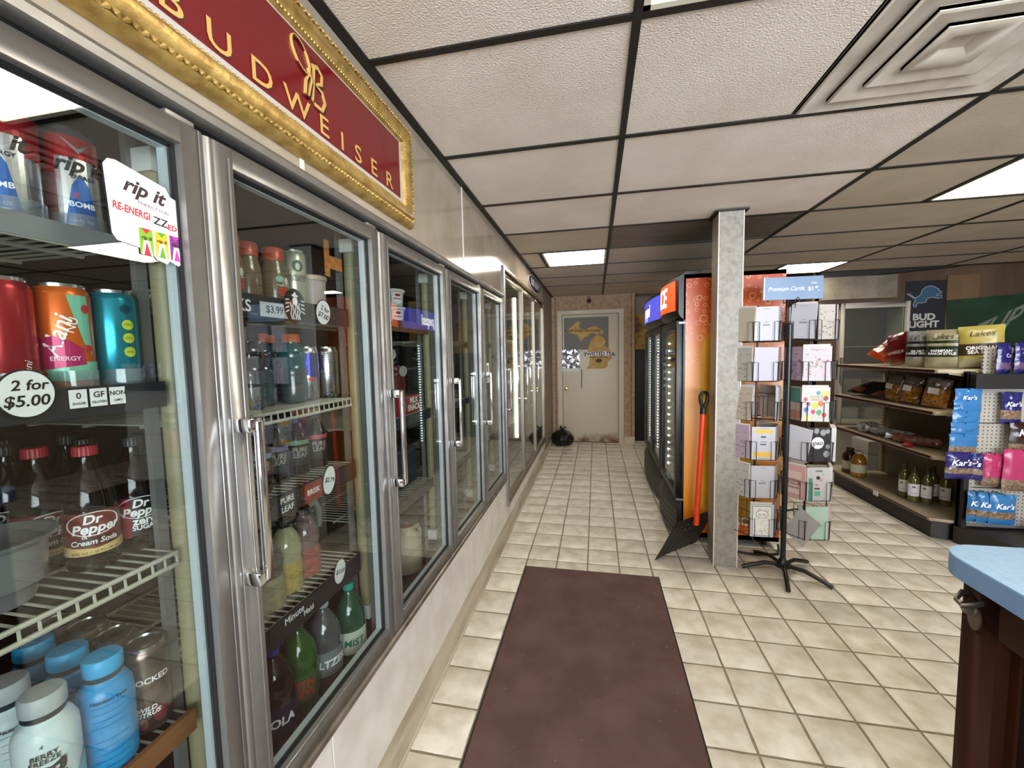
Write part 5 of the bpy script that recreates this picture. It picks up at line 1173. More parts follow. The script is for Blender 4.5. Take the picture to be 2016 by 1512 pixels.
# ================================================================ GREETING CARD RACK
RX, RY = 1.165, 2.815
rk = thing('card_rack', 'black wire greeting card rack on a five-legged base beside the pillar', 'card rack', (RX, RY, 0))
b = MB(); b.cyl((0, 0, 0.045), (0, 0, 1.575), 0.0155, 14); b.lathe([(0.0155, 1.575), (0.012, 1.582), (0.001, 1.583)], 14); b.build('pole', BLACKMETAL, rk)
b = MB(); b.lathe([(0.03, 0.035), (0.045, 0.04), (0.045, 0.058), (0.03, 0.066), (0.018, 0.09), (0.0165, 0.10)], 18); b.build('hub', BLACKMETAL, rk)
for k, A in enumerate((-105, -39, 35, 108, 178)):
    A = math.radians(A); L = (0.25, 0.262, 0.25, 0.25, 0.235)[k]; c_, s_ = math.cos(A), math.sin(A)
    MB().tube([(c_*0.03, s_*0.03, 0.052), (c_*L*0.45, s_*L*0.45, 0.055), (c_*L*0.8, s_*L*0.8, 0.030), (c_*L, s_*L, 0.012)], 0.0125, 10).build('base_leg', BLACKMETAL, rk)
SP = ((1.005-RX, 2.865-RY), (1.300-RX, 2.865-RY))
WIR = mat('black wire', '#17171a', 0.4)
TIER = [1.475-0.2435*i for i in range(6)]
CWD, CHT, AP = 0.132, 0.205, 0.118
for (sx, sy) in SP:
    MB().cyl((sx, sy, 0.16), (sx, sy, 1.70), 0.006, 8).build('spinner_rod', WIR, rk)
    for z in (0.40, 0.98, 1.52): MB().tube([(0, 0, z), (sx*0.5, sy*0.9, z), (sx, sy, z)], 0.005, 6).build('spinner_arm', WIR, rk)
def pocket_mesh():
    b = MB(); w = CWD/2+0.004; y = 0.0; r = 0.0019
    for s in (-1, 1):
        b.tube([(s*w, 0.012, 0.115), (s*w, -0.014, 0.115), (s*(w-0.028), -0.014, 0.115), (s*(w-0.028), -0.014, 0.0), (s*(w-0.028), 0.010, -0.006)], r, 5)
        b.tube([(s*w, -0.010, 0.113), (s*w, -0.006, 0.0), (s*w, 0.012, -0.004)], r, 5)
    b.tube([(-w, 0.012, 0.15), (w, 0.012, 0.15)], r, 5); b.tube([(-w, 0.012, -0.004), (w, 0.012, -0.004)], r, 5); b.tube([(-w, -0.006, 0.0), (w, -0.006, 0.0)], r, 5)
    b.tube([(0, 0.012, 0.15), (0, 0.012, -0.005), (0, AP, -0.005)], r, 5)
    return b.mesh('pocket', [WIR])
PK = pocket_mesh()
side_w = {0: 'facing the mat', 1: 'turned to the pillar', 2: 'turned to the counter', 3: 'far pillar side', 4: 'far counter side', 5: 'at the back'}
OFF = {0: 0, 1: -60, 2: 60, 3: -120, 4: 120, 5: 180}
SPN = ('beside the pillar', 'beside the snack shelf')
TRN = ('top', 'second', 'third', 'fourth', 'fifth', 'lowest')
def card(si, ti, pk, words, col, deco=None, th=0.006, lean=0.0, roll_=0.0, h=CHT, w=CWD, dz=0.0):
    A = math.radians(BASE[si][ti]+OFF[pk]); sx, sy = SP[si]
    cx, cy = RX+sx+AP*math.cos(A), RY+sy+AP*math.sin(A)
    t = thing('greeting_card', '%s, %s tier %s, %s' % (words, TRN[ti], SPN[si], side_w[pk]), 'greeting card', (cx, cy, TIER[ti]+dz), A+PI/2, 'greeting cards on the wire rack')
    t.rotation_euler = (lean, roll_, A+PI/2)
    cm = C(col, 0.45) if isinstance(col, str) else col
    s = MB().box(-w/2, -th+0.004, 0, w/2, 0.004, h).build('sheet', cm, t)
    if th > 0.008: MB().box(-w/2+0.004, 0.0045, 0.004, w/2-0.004, 0.0065, h+0.012).build('envelope', C('#d2ccc8', 0.6), t)
    if deco: deco(s, -th+0.0035)
    return t
def PL(parent, y, specs):
    by = {}
    for k, col, *a in specs:
        m = by.setdefault(col, MB())
        if k == 'p' and sum(1 for s_ in specs if s_[1] == col) <= 14:
            MB().flat(a[0], lambda u, v: (u, y-(a[1] if len(a) > 1 else 0), v)).build('print', C(col, 0.5), parent)
        elif k == 'p': m.flat(a[0], lambda u, v: (u, y-(a[1] if len(a) > 1 else 0), v))
        else: m.text(a[0], a[1], lambda u, v: (u, y-0.0017, v), at=a[2], **(a[3] if len(a) > 3 else {}))
    for col, m in by.items():
        if m.f:
            o_ = m.build('print', C(col, 0.5), parent)
            if len(m.f) > 14 and all(q[0] == 'p' for q in specs if q[1] == col): o_['kind'] = 'stuff'
def back_print(s, y): PL(s, y, [('t', '#8a8a90', 'Occasions', 0.009, (0, 0.192)), ('t', '#6a6a70', 'Cards', 0.010, (0, 0.112), dict(shear=0.3)), ('p', '#7c7c84', rect(-0.020, 0.091, 0.020, 0.100)), ('t', '#8a8a90', 'made with care', 0.006, (0, 0.010))])
def yellow_band(s, y): PL(s, y, [('p', '#d8b13a', rect(-0.050, 0.166, 0.050, 0.188)), ('p', '#d8a93a', rect(-0.058, 0.018, 0.052, 0.048)), ('p', '#3a3a40', rect(-0.014, 0.138, 0.014, 0.147)), ('t', '#55555c', 'Cards', 0.014, (0, 0.112), dict(shear=0.3)), ('p', '#3a3a40', rect(-0.018, 0.092, 0.018, 0.099)), ('t', '#6a5a2a', 'Happy birthday wishes', 0.007, (0, 0.010)), ('t', '#6a5a2a', 'a special day for you', 0.007, (0, 0.196))])
def ornate(s, y):
    rg = random.Random(4); S = [('p', '#4a5058', rect(-0.056, 0.008, 0.056, 0.196)), ('p', '#e4e4e2', rect(-0.053, 0.011, 0.053, 0.193), 0.0003)]
    for i in range(120):
        u, v, a, l = rg.uniform(-.048, .044), rg.uniform(.014, .186), rg.uniform(0, 6.28), rg.uniform(.004, .010); du, dv = math.cos(a)*l, math.sin(a)*l
        S.append(('p', '#30343c', [(u, v), (u+du*0.6-dv*0.15, v+dv*0.6+du*0.15), (u+du, v+dv), (u+du*0.5+dv*0.2, v+dv*0.5-du*0.2)], 0.0005))
    S += [('p', '#3a3e46', ell(0.036, 0.026, 24, 0, 0.145), 0.0008), ('p', '#ecece8', ell(0.033, 0.023, 24, 0, 0.145), 0.0011), ('t', '#30343c', 'SON', 0.022, (0, 0.140), dict(shear=0.15))]
    by = {}
    PL(s, y, S)
def floral(c):
    def f_(s, y):
        rg = random.Random(hash(c) % 97); S = []
        for i in range(46):
            u, v, r_ = rg.uniform(-.058, .058), rg.uniform(.02, .18)*rg.uniform(0.5, 1), rg.uniform(.003, .009); S.append(('p', rg.choice(c), ell(r_, r_*0.8, 7, u*0.95, v+0.01), 0.0003+i*0.00001))
        S.append(('t', '#a8788a', 'Thinking of you', 0.011, (0, 0.185), dict(shear=0.2)))
        PL(s, y, S)
    return f_
def balloons(s, y):
    S = [('p', '#e6d86a', ell(0.022, 0.020, 16, 0.046, 0.165), 0.0002), ('p', '#e4e08a', ell(0.020, 0.016, 14, -0.040, 0.020), 0.0002), ('t', '#b8a878', 'Birthday\nWishes', 0.022, (0.006, 0.140), dict(shear=0.3))]
    for c, u, v, r_ in (('#d8486a', -.052, .132, .011), ('#9a4a6a', -.036, .105, .010), ('#b8c22a', -.002, .095, .0155), ('#e0661a', .026, .108, .0135), ('#3a6ab0', -.048, .070, .012), ('#d02a5a', -.012, .058, .011), ('#3aa05a', .018, .055, .0135), ('#d02a34', .044, .040, .012), ('#8a3a5a', .050, .140, .013), ('#3a8ab0', .012, .172, .010)):
        S += [('p', c, ell(r_, r_*1.2, 16, u, v), 0.0004), ('p', c, [(u-0.003, v-r_*1.4), (u+0.003, v-r_*1.4), (u, v-r_*1.1)], 0.0004), ('p', '#a8a8a8', rect(u-0.0004, v-r_*1.4-0.02, u+0.0004, v-r_*1.4), 0.0003)]
    PL(s, y, S)
def dadcard(s, y):
    S = [('p', '#1a1a1c', rect(-CWD/2, 0, CWD/2, CHT))]
    for u, v, r_ in ((-0.02, 0.185, 0.015), (0.018, 0.175, 0.017), (0.044, 0.182, 0.012), (0.040, 0.045, 0.018), (0.046, 0.09, 0.013)): S.append(('p', '#8f9094', ell(r_, r_*1.15, 14, u, v), 0.0004))
    S += [('p', '#d6d6d6', ell(0.036, 0.036, 24, -0.012, 0.112), 0.0007), ('t', '#2a2a2c', 'DAD', 0.026, (-0.010, 0.108), dict(bold=0.02))]
    PL(s, y, S)
def dots(s, y): PL(s, y, [('p', '#1c1c20', ell(0.011, 0.011, 16, -0.002, 0.142)), ('p', '#c8807a', ell(0.011, 0.009, 16, 0.014, 0.130), 0.0003), ('p', '#a8a8a8', ell(0.009, 0.009, 14, 0.026, 0.160)), ('p', '#b8848c', rect(-0.02, 0.090, 0.0, 0.104)), ('p', '#3a3a40', rect(-0.022, 0.070, 0.010, 0.080)), ('p', '#5aa88c', rect(-0.022, 0.030, 0.014, 0.060)), ('p', '#4a8a78', rect(-0.056, 0.0, -0.034, 0.14)), ('t', '#2a2a2c', 'smile', 0.02, (0, 0.185), dict(shear=0.3))])
def cake(s, y): PL(s, y, [('p', '#3f6a5c', rect(-0.06, 0.11, 0.06, 0.20)), ('p', '#a8968a', ell(0.034, 0.022, 16, 0, 0.085)), ('p', '#a06a5c', rect(-0.06, 0.01, 0.06, 0.06))])
def specks(s, y):
    rg = random.Random(8); PL(s, y, [('p', rg.choice(('#6a6460', '#8a8078', '#b0a89c')), ell(0.004, 0.004, 6, rg.uniform(-.055, .055), rg.uniform(.01, .19)), 0.0003) for i in range(40)])
BASE = {0: [-88]*6, 1: [-74, -97, -97, -82, -82, -82]}
W0, GRY, BEI, LIL, ROS, MNT = '#b4b4bc', '#a8a5a4', '#b5aa98', '#b09cae', '#c9a09a', '#b0cfc0'
# spinner by the pillar
card(0, 0, 0, 'white backed greeting card', W0, back_print); card(0, 0, 1, 'tilted beige greeting card', BEI, th=0.010, roll_=0.08); card(0, 0, 2, 'grey lilac greeting card', '#a09aa2'); card(0, 0, 3, 'grey greeting card', GRY)
card(0, 1, 0, 'plain lavender white envelope', '#b0adba', roll_=0.03); card(0, 1, 1, 'silver grey wrapped greeting card', '#a9a89c', specks, th=0.012); card(0, 1, 2, 'pink speckled greeting card', '#b59a98', specks); card(0, 1, 4, 'pale greeting card', '#b9b4b0')
card(0, 2, 1, 'leaning beige wrapped greeting card', BEI, specks, th=0.016, lean=-0.10); card(0, 2, 2, 'white grey greeting card', '#b9b9ba', th=0.012); card(0, 2, 5, 'lilac envelope', '#b9b3cc', w=0.09); card(0, 2, 4, 'beige greeting card with red flower', '#b3a59c', lambda s, y: PL(s, y, [('p', '#9a3a40', ell(0.014, 0.014, 9, 0.01, 0.15))]))
card(0, 3, 0, 'white greeting card with two yellow bands', W0, yellow_band); card(0, 3, 1, 'lilac and grey wrapped greeting card', LIL, specks, th=0.014, roll_=-0.04); card(0, 3, 2, 'grey greeting card', '#9c9a9c'); card(0, 3, 4, 'pale grey greeting card', '#a9a6a8')
card(0, 4, 0, 'white backed greeting card', W0, back_print, w=0.128); card(0, 4, 1, 'grey patterned greeting card', '#b5b3b0', specks, th=0.016); card(0, 4, 2, 'silver grey greeting card', '#a4a2a6')
card(0, 5, 0, 'ornate black and white greeting card', '#c2ccd2', ornate, th=0.014); card(0, 5, 2, 'dull grey greeting card', '#98969a')
# spinner by the snack shelf
card(1, 0, 1, 'tall blank grey white greeting card', '#b5b5bc', back_print, th=0.010, dz=0.01, roll_=0.05); card(1, 0, 0, 'speckled cream greeting card', '#b0aaa4', specks, w=0.10); card(1, 0, 2, 'plain grey greeting card', '#a3a09c'); card(1, 0, 3, 'pale blue grey greeting card', '#a9acb8')
card(1, 1, 0, 'wrapped pink flower greeting card', '#b4aeb0', floral(('#c27a92', '#a8526a', '#d8a8b4', '#8a9a8a')), th=0.012, w=0.145); card(1, 1, 1, 'mauve greeting card', '#a58f9f', floral(('#7a5a72', '#8f7a90')))
card(1, 2, 0, 'white birthday card with coloured balloons', '#bdbdb6', balloons, th=0.012, w=0.142); card(1, 2, 1, 'green and salmon cake greeting card', '#a58a80', cake)
card(1, 3, 0, 'black greeting card with silver balloons', '#2a2a2c', dadcard); card(1, 3, 1, 'leaning white greeting card', '#c4c4cc', None, th=0.008, roll_=0.14); card(1, 3, 2, 'thick white greeting card bundle', '#c9c7c4', th=0.026)
card(1, 4, 0, 'white greeting card with green stripes', '#b8b8ba', dots); card(1, 4, 1, 'rose framed greeting card', ROS, lambda s, y: PL(s, y, [('p', '#d8bdb4', rect(-0.045, 0.06, 0.045, 0.17)), ('p', '#b07a74', rect(-0.04, 0.085, 0.04, 0.12)), ('t', '#f0e4e0', 'love', 0.03, (0, 0.10)), ('p', '#d8c2ba', rect(-0.035, 0.03, 0.035, 0.075))]), th=0.014); card(1, 4, 2, 'white pleated greeting card bundle', '#cfccc8', th=0.016)
card(1, 5, 0, 'mint greeting card with yellow flower', MNT, lambda s, y: PL(s, y, [('p', '#c9b83a', ell(0.018, 0.014, 12, 0.0, 0.11)), ('p', '#6aa06a', ell(0.02, 0.006, 10, 0.01, 0.085))])); card(1, 5, 1, 'white envelope slipped out aslant', '#b9b9be', None, roll_=0.5, dz=-0.02); card(1, 5, 2, 'pink gift greeting card', '#c8aeb4', lambda s, y: PL(s, y, [('p', '#a8506a', rect(-0.01, 0.13, 0.0, 0.17)), ('p', '#8a9ab0', rect(-0.01, 0.0, 0.02, 0.06))]), th=0.018)
for si in (0, 1):
    for ti, z in enumerate(TIER):
        for pk in range(6):
            A = math.radians(BASE[si][ti]+OFF[pk]); sx, sy = SP[si]
            o = obj('pocket', PK, rk, (sx+AP*math.cos(A), sy+AP*math.sin(A), z), A+PI/2)
# header sign on two hooks
t = rk
b = MB()
for s in (-0.022, 0.022):
    b.tube([(s, 0.0, 1.58), (s, -0.012, 1.69), (s-0.004*(1 if s > 0 else -1), -0.014, 1.715), (s+0.012*(1 if s > 0 else -1), -0.014, 1.735), (s+0.022*(1 if s > 0 else -1), -0.014, 1.722), (s+0.02*(1 if s > 0 else -1), -0.014, 1.705)], 0.003, 6)
b.tube([(-0.045, -0.004, 1.703), (0.045, -0.004, 1.703)], 0.003, 6); b.build('sign_hooks', WIR, rk)
sgn = thing('card_sign', 'blue grey sign with white script about premium cards on top of the card rack', 'sign', (1.172, 2.80, 1.722), 0.05)
bd = MB().box(-0.163, 0.0, 0.0, 0.163, 0.018, 0.135).build('board', mat('blue grey sign board', '#6f87a6', 0.4, col2='#7b93b0', ns=4), sgn)
MB().box(-0.166, -0.001, 0.0, -0.160, 0.020, 0.137).build('white_edge', WHITE, bd)
m = MB(); m.text('Premium Cards,', 0.036, lambda u, v: (u, -0.001, v), at=(-0.040, 0.064), shear=0.4, sx=0.88, bold=0.004); m.text('$1', 0.032, lambda u, v: (u, -0.001, v), at=(0.096, 0.060), bold=0.02); m.text('49', 0.018, lambda u, v: (u, -0.001, v), at=(0.126, 0.067), bold=0.02); m.text('Only', 0.016, lambda u, v: (u, -0.001, v), at=(0.112, 0.094), shear=0.2); m.text('ea.', 0.012, lambda u, v: (u, -0.001, v), at=(0.140, 0.050))
m.build('lettering', WHITEINK, bd)

# ================================================================ SNACK GONDOLA
GCR = mat('cream shelf metal', '#a89a80', 0.4, col2='#9c8d72', ns=6); GBK = mat('grey beige back panel', '#6f6552', 0.55); GDK = mat('dark kick base', '#17120e', 0.5); GST = mat('maroon price channel', '#3a1a14', 0.35)
gd = thing('snack_gondola', 'cream metal snack shelf unit with maroon price channels beside the card rack', 'shelf unit', (2.66, 4.15, 0)); NG = neg(gd)
GY0, GY1, GX0, GX1 = 3.51, 4.79, 2.42, 2.86
def shelf(z, th=0.028, x0=GX0, cham=True, nm='shelf'):
    poly = [(x0, GY1), (x0, GY0), (x0+0.20, GY0-0.09 if not cham else GY0+0.02), (GX1, GY0+0.03), (GX1, GY1)]
    poly = [(x0, GY1), (x0, GY0), (x0+0.11, GY0-0.03), (GX1, GY0-0.03), (GX1, GY1)]
    s = MB().prism(poly, lambda a, c, d: (a, c, d), z-th, z).build(nm, GCR, gd, NG, bevel=0.002, seg=1)
    b = MB(); b.box(x0-0.006, GY0+0.02, z-th+0.003, x0-0.001, GY1-0.005, z-0.004); b.build('price_channel', GST, s)
    b = MB(); b.box(x0-0.008, GY0+0.02, z-0.005, x0-0.001, GY1-0.005, z-0.001); b.box(x0-0.008, GY0+0.02, z-th, x0-0.001, GY1-0.005, z-th+0.004); b.build('channel_rail', mat('rosy channel rail', '#8c7262', 0.35), s)
    return s
for z in (1.252, 0.945, 0.618): shelf(z)
shelf(0.152, 0.022, nm='deck')
b = MB(); b.prism([(GX0+0.02, GY1), (GX0+0.02, GY0+0.01), (GX0+0.10, GY0-0.02), (GX1, GY0-0.02), (GX1, GY1)], lambda a, c, d: (a, c, d), 0.002, 0.130); b.build('kick_base', GDK, gd, NG)
MB().box(GX1, GY0-0.03, 0.13, GX1+0.02, GY1, 1.22).build('back_panel', GBK, gd, NG)
for y in (GY0-0.02, GY1-0.03):
    b = MB(); b.box(GX1-0.02, y, 0.10, GX1+0.03, y+0.03, 1.30); u_ = b.build('upright', GCR, gd, NG)
    b = MB()
    for k in range(34): z = 0.16+k*0.033; b.box(GX1-0.0208, y+0.009, z, GX1-0.0198, y+0.013, z+0.018); b.box(GX1-0.0208, y+0.018, z, GX1-0.0198, y+0.022, z+0.018)
    b.build('slots', INK, u_)
for z in (1.252, 0.945, 0.618):
    for y in (GY0-0.01, GY1-0.02):
        b = MB(); b.prism([(GX1-0.02, z-0.028), (GX0+0.06, z-0.028), (GX0+0.06, z-0.035), (GX1-0.02, z-0.10)], lambda a, c, d: (a, d, c), y, y+0.004); b.build('bracket', GCR, gd, NG)
tag(MB().box(0, 0, 0, 0.004, 0.06, 0.04).build('price_tag', WHITE, None, (2.408, 4.06, 0.118)), 'small white price tag clipped to the lowest snack shelf edge', 'price tag')

# ---------------------------------------------------------------- bags
def bag_mesh(name, w, h, d, mats, bands, seed=0, puff=0.5, n=(10, 14), taper=0.0, crease=0.004):
    """pillow bag, local: width x, front -y, up z; bands: list of (v0, v1, material index) on the front"""
    rg = random.Random(seed); nx, nz = n; b = MB()
    N1 = [[rg.uniform(-1, 1) for _ in range(nx+1)] for _ in range(nz+1)]
    def pt(i, j, s):
        u = -1+2*i/nx; v = j/nz
        prof = max(0.0, (1-u*u))**puff*max(0.0, 1-abs(2*v-1)**5)
        cr = crease*N1[j][i]*(0.5+prof)+0.006*math.sin(i*2.3+seed)*max(0.0, v-0.8)*5*(1 if d > 0.03 else 0)*s
        ww = w/2*(1-taper*v)*(1-0.06*prof*0+0.03*math.sin(v*7))
        return (u*ww+0.3*cr, s*(-d/2*prof)+cr*s*0.7-(0 if prof > 0 else 0.0008*s), h*v)
    for s in (1, -1):
        base = len(b.v); b.v += [pt(i, j, s) for j in range(nz+1) for i in range(nx+1)]
        for j in range(nz):
            vm = (j+0.5)/nz; mi = 0
            for v0, v1, k in bands:
                if v0 <= vm < v1: mi = k
            for i in range(nx):
                a = base+j*(nx+1)+i; f_ = (a, a+1, a+nx+2, a+nx+1)
                b.f.append(f_ if s == 1 else f_[::-1]); b.m.append(mi)
    return b.mesh(name, mats, ang=30)
def bag(name, label, loc, rotz, w, h, d, mats, bands, txt=(), seed=0, group=None, tilt=0.0, rx=0.0, **kw):
    t = thing(name, label, 'snack bag', loc, rotz, group); t.rotation_euler = (rx, tilt, rotz)
    p = obj('pouch', bag_mesh('pouch', w, h, d, mats, bands, seed, **kw), t)
    if txt:
        m = {}
        for body, size, u, v, mm, k in txt:
            g = m.setdefault(mm, MB())
            fn = lambda a, c: (a, -d/2*max(0.0, 1-(2*a/w)**2)**0.5*max(0.0, 1-abs(2*c/h-1)**5)-0.004, c)
            g.text(body, size, fn, at=(u, v), **k)
        for mm, g in m.items(): g.build('lettering', mm, p)
    return t
FA = -PI/2+0.25   # bags on the gondola face the aisle (-x), turned a little to the camera
B_ = dict(bold=0.03)
zt = 1.254
CRM, YLW, SIL = C('#968f70', 0.3), C('#9a8d44', 0.3), C('#8c8c88', 0.28)
bag('chip_bag', 'orange red barbecue chip bag slumped on the top snack shelf', (2.54, 4.40, zt+0.06), FA-0.15, 0.22, 0.28, 0.10, [C('#b04418', 0.25), C('#7c1c14', 0.3)], [(0.3, 0.55, 1)], seed=1, rx=-0.85, tilt=0.35, crease=0.010)
bag('chip_bag', 'dark red chip bag standing on the top snack shelf', (2.57, 4.12, zt+0.012), FA-0.1, 0.20, 0.27, 0.07, [C('#6a1216', 0.28), C('#8c7a5c', 0.35)], [(0.0, 0.1, 1)], [('BARBEQUE', 0.032, 0, 0.105, C('#c9c2b4'), B_), ('Lakes', 0.035, 0, 0.225, C('#a89a90'), dict(shear=0.2))], seed=2, tilt=-0.20)
KB = C('#23241e', 0.35)
bag('chip_bag', 'white chip bag with a black onion flavour band on the top snack shelf', (2.57, 3.90, zt), FA+0.15, 0.22, 0.29, 0.08, [SIL, KB, CRM], [(0.27, 0.55, 1), (0.62, 0.68, 1), (0.0, 0.2, 2)], [('SEA SALT\n& SWEET ONION', 0.0225, 0, 0.118, WHITEINK, B_), ('Lakes', 0.055, 0, 0.235, C('#2a2a26'), dict(shear=0.25))], seed=3, crease=0.008)
bag('chip_bag', 'cream chip bag with a dark green flavour band on the top snack shelf', (2.595, 3.715, zt), FA+0.3, 0.22, 0.29, 0.08, [CRM, C('#23301f', 0.35), YLW], [(0.27, 0.55, 1), (0.62, 0.68, 1)], [('PARMESAN\nRANCH STYLE', 0.025, 0, 0.118, WHITEINK, B_), ('Lakes', 0.055, 0, 0.235, C('#2a2a26'), dict(shear=0.25))], seed=4, crease=0.008)
bag('chip_bag', 'yellow chip bag with a brown sea salt band on the top snack shelf', (2.715, 3.555, zt+0.012), FA+0.75, 0.22, 0.295, 0.08, [YLW, C('#3a2a1c', 0.35), CRM], [(0.29, 0.56, 1), (0.62, 0.67, 1), (0.0, 0.2, 2)], [('ORIGINAL\nSEA SALT', 0.034, 0, 0.122, WHITEINK, B_), ('Lakes', 0.055, 0, 0.238, C('#2a2a26'), dict(shear=0.25))], seed=5, tilt=-0.05)
bag('chip_bag', 'yellow chip bag tucked behind the sea salt bag beside the pegboard', (2.79, 3.66, zt), FA+0.8, 0.20, 0.30, 0.07, [YLW, C('#4a3a24', 0.35)], [(0.45, 0.6, 1)], [('Lakes', 0.05, 0, 0.25, C('#2a2a26'), dict(shear=0.25))], seed=6)
# second shelf
z2 = 0.947
JK = [C('#17120f', 0.3), C('#8c4a20', 0.3), C('#1c2a2a', 0.3)]
for k, (y, c, lab) in enumerate(((4.66, [(0.05, 0.35, 1)], 'black and orange jerky bag lying on the second snack shelf'), (4.46, [(0.3, 0.6, 2)], 'black and teal jerky bag lying on the second snack shelf'), (4.28, [(0.05, 0.3, 1)], 'dark jerky bag lying beside the popcorn bags'))):
    bag('jerky_bag', lab, (2.50, y, z2+0.03), FA-0.2+0.1*k, 0.16, 0.26, 0.05, JK, c, seed=20+k, rx=-1.2, crease=0.008)
PCB = [mat('golden snack pieces in clear film', '#a06a1c', 0.18, 0, 0.6, col2='#5c3a14', ns=55, coat=0.6), mat('clear film top', '#4a4036', 0.12, 0, 0.6, coat=0.6)]
for k, (y, lab) in enumerate(((4.13, 'clear bag of golden snack pieces beside the jerky bags'), (3.93, 'clear bag of golden snack pieces between two others'), (3.81, 'clear bag of golden snack pieces partly behind the outer one'), (3.68, 'clear bag of golden snack pieces at the pegboard end of the shelf'))):
    t = bag('popcorn_bag', lab, (2.52+(0.13 if k == 2 else 0), y, z2+0.010), FA+0.15*(k-1), 0.15, 0.22, 0.08, PCB, [(0.62, 1.0, 1)], seed=30+k, tilt=0.12, rx=-0.12, crease=0.009)
    MB().box(-0.035, -0.052, 0.10, 0.03, -0.049, 0.145).build('paper_label', C('#b9b2a6', 0.6), t)
# third shelf: film-wrapped rolls
z3 = 0.620
FILM = mat('crinkled white film', '#9c9a98', 0.2, 0, 0.6, col2='#6a6664', ns=30, coat=0.5)
def roll(label, loc, rotz, L, r, mats, ends=True, seed=0):
    t = thing('wrapped_roll', label, 'wrapped food', loc, rotz); rg = random.Random(seed); b = MB(); n = 14; K = 12
    prof = [(0.2, 0), (0.9, 0.06)]+[(1, 0.1+0.8*i/8) for i in range(9)]+[(0.9, 0.95), (0.2, 1.0)]
    vsx = []
    for q, s_ in prof:
        for k in range(n):
            A = 2*PI*k/n; rr = r*q*(1+rg.uniform(-.09, .09)); vsx.append(((s_-0.5)*L, rr*math.cos(A), r+rr*math.sin(A)*0.85))
    b.add(vsx, [(i*n+k, i*n+(k+1) % n, (i+1)*n+(k+1) % n, (i+1)*n+k) for i in range(len(prof)-1) for k in range(n)]+[tuple(range(n))[::-1], tuple(range((len(prof)-1)*n, len(prof)*n))])
    b.build('wrap', mats, t, ang=25)
    if ends:
        e = MB(); e.tube([(L*0.48, 0, r), (L*0.56, 0.01, r*1.1), (L*0.62, 0.02, r*1.2)], [r*0.3, r*0.5, r*0.75], 8, flat=0.5); e.build('twisted_end', FILM, t)
    return t
roll('long white film-wrapped roll on the third snack shelf', (2.55, 4.14, z3), PI/2+0.35, 0.36, 0.045, FILM, seed=1)
roll('crumpled white film bundle at the end of the third snack shelf', (2.52, 4.43, z3), 0.4, 0.16, 0.05, FILM, False, seed=2)
roll('red ended wrapped sausage on the third snack shelf', (2.55, 3.86, z3), PI/2+0.5, 0.34, 0.042, mat('sausage film', '#6a3428', 0.2, 0, 0.6, col2='#8c6a5c', ns=20, coat=0.5), seed=3)
tag(MB().lathe([(0.015, 0), (0.03, 0.004), (0.034, 0.02), (0.02, 0.034)], 14).build('red_cap_end', C('#8c1420', 0.3), None, (2.445, 3.80, z3)), 'shiny red end cap lying before the wrapped sausage', 'cap')
# deck: juice and wine
zk = 0.154
APJ = mat('apple juice', '#8a5a10', 0.1, 0, 0.6, coat=0.6); APD = mat('brown bottle glass', '#3a1a0c', 0.1, 0, 0.6, coat=0.6)
for k, (y, m_, cm, lab) in enumerate(((4.56, APJ, C('#a8a49a', 0.4), 'amber apple juice bottle with white label on the lowest snack shelf'), (4.70, APD, C('#2c1610', 0.4), 'dark brown juice bottle behind the amber one'))):
    t = bottle(lab, (2.53, y, zk), [(0.05, 0), (0.062, 0.006), (0.064, 0.02), (0.064, 0.15), (0.058, 0.18), (0.036, 0.215), (0.026, 0.225), (0.026, 0.235)], None, m_, (0.029, 0.228, 0.252), cm, name='juice_bottle', lab=(0.0646, 0.045, 0.125, C('#b9b39a', 0.5)))
WG = mat('pale green wine glass', '#585828', 0.07, 0, 0.6, coat=0.7)
wine_lab = ('wine bottle with white label at the aisle side of the wine group', 'wine bottle with white label in the front row of the wine group', 'wine bottle with white label in the middle of the wine group', 'wine bottle with white label behind the middle one', 'wine bottle with white label nearest the pegboard')
WP_ = [(0.028, 0), (0.036, 0.003), (0.037, 0.012), (0.037, 0.175), (0.034, 0.195), (0.020, 0.220), (0.0145, 0.235), (0.0138, 0.272), (0.0155, 0.274), (0.0155, 0.288), (0.012, 0.290)]
for k, (x, y) in enumerate(((2.555, 3.985), (2.55, 3.875), (2.615, 3.83), (2.70, 3.90), (2.72, 3.80))):
    t = thing('wine_bottle', wine_lab[k], 'wine bottle', (x, y, zk), 0, 'white wine bottles'); MB().lathe(WP_, 24).build('glass', WG, t)
    b = MB(); b.lathe([(0.0152, 0.236), (0.0160, 0.274), (0.0162, 0.2895), (0.001, 0.2905)], 18); b.build('foil', C('#2c2f14', 0.35), t)
    a0 = PI+0.75; b = MB(); b.flat(rect(-0.045, 0.05, 0.045, 0.15), lambda u, v: on_cyl(0.0375, a0+(0.3 if k % 2 else -0.2))(u, v), du=0.008); lb = b.build('label', WHITE, t)
    b = MB(); b.flat(ell(0.012, 0.008, 10, 0, 0.125), lambda u, v: on_cyl(0.0379, a0+(0.3 if k % 2 else -0.2))(u, v), du=0.008); b.build('label_emblem', C('#6a6a60', 0.5), lb); b = MB(); b.flat(rect(-0.02, 0.072, 0.02, 0.075), lambda u, v: on_cyl(0.0379, a0+(0.3 if k % 2 else -0.2))(u, v), du=0.008); b.build('label_line', C('#6a6a60', 0.5), lb)

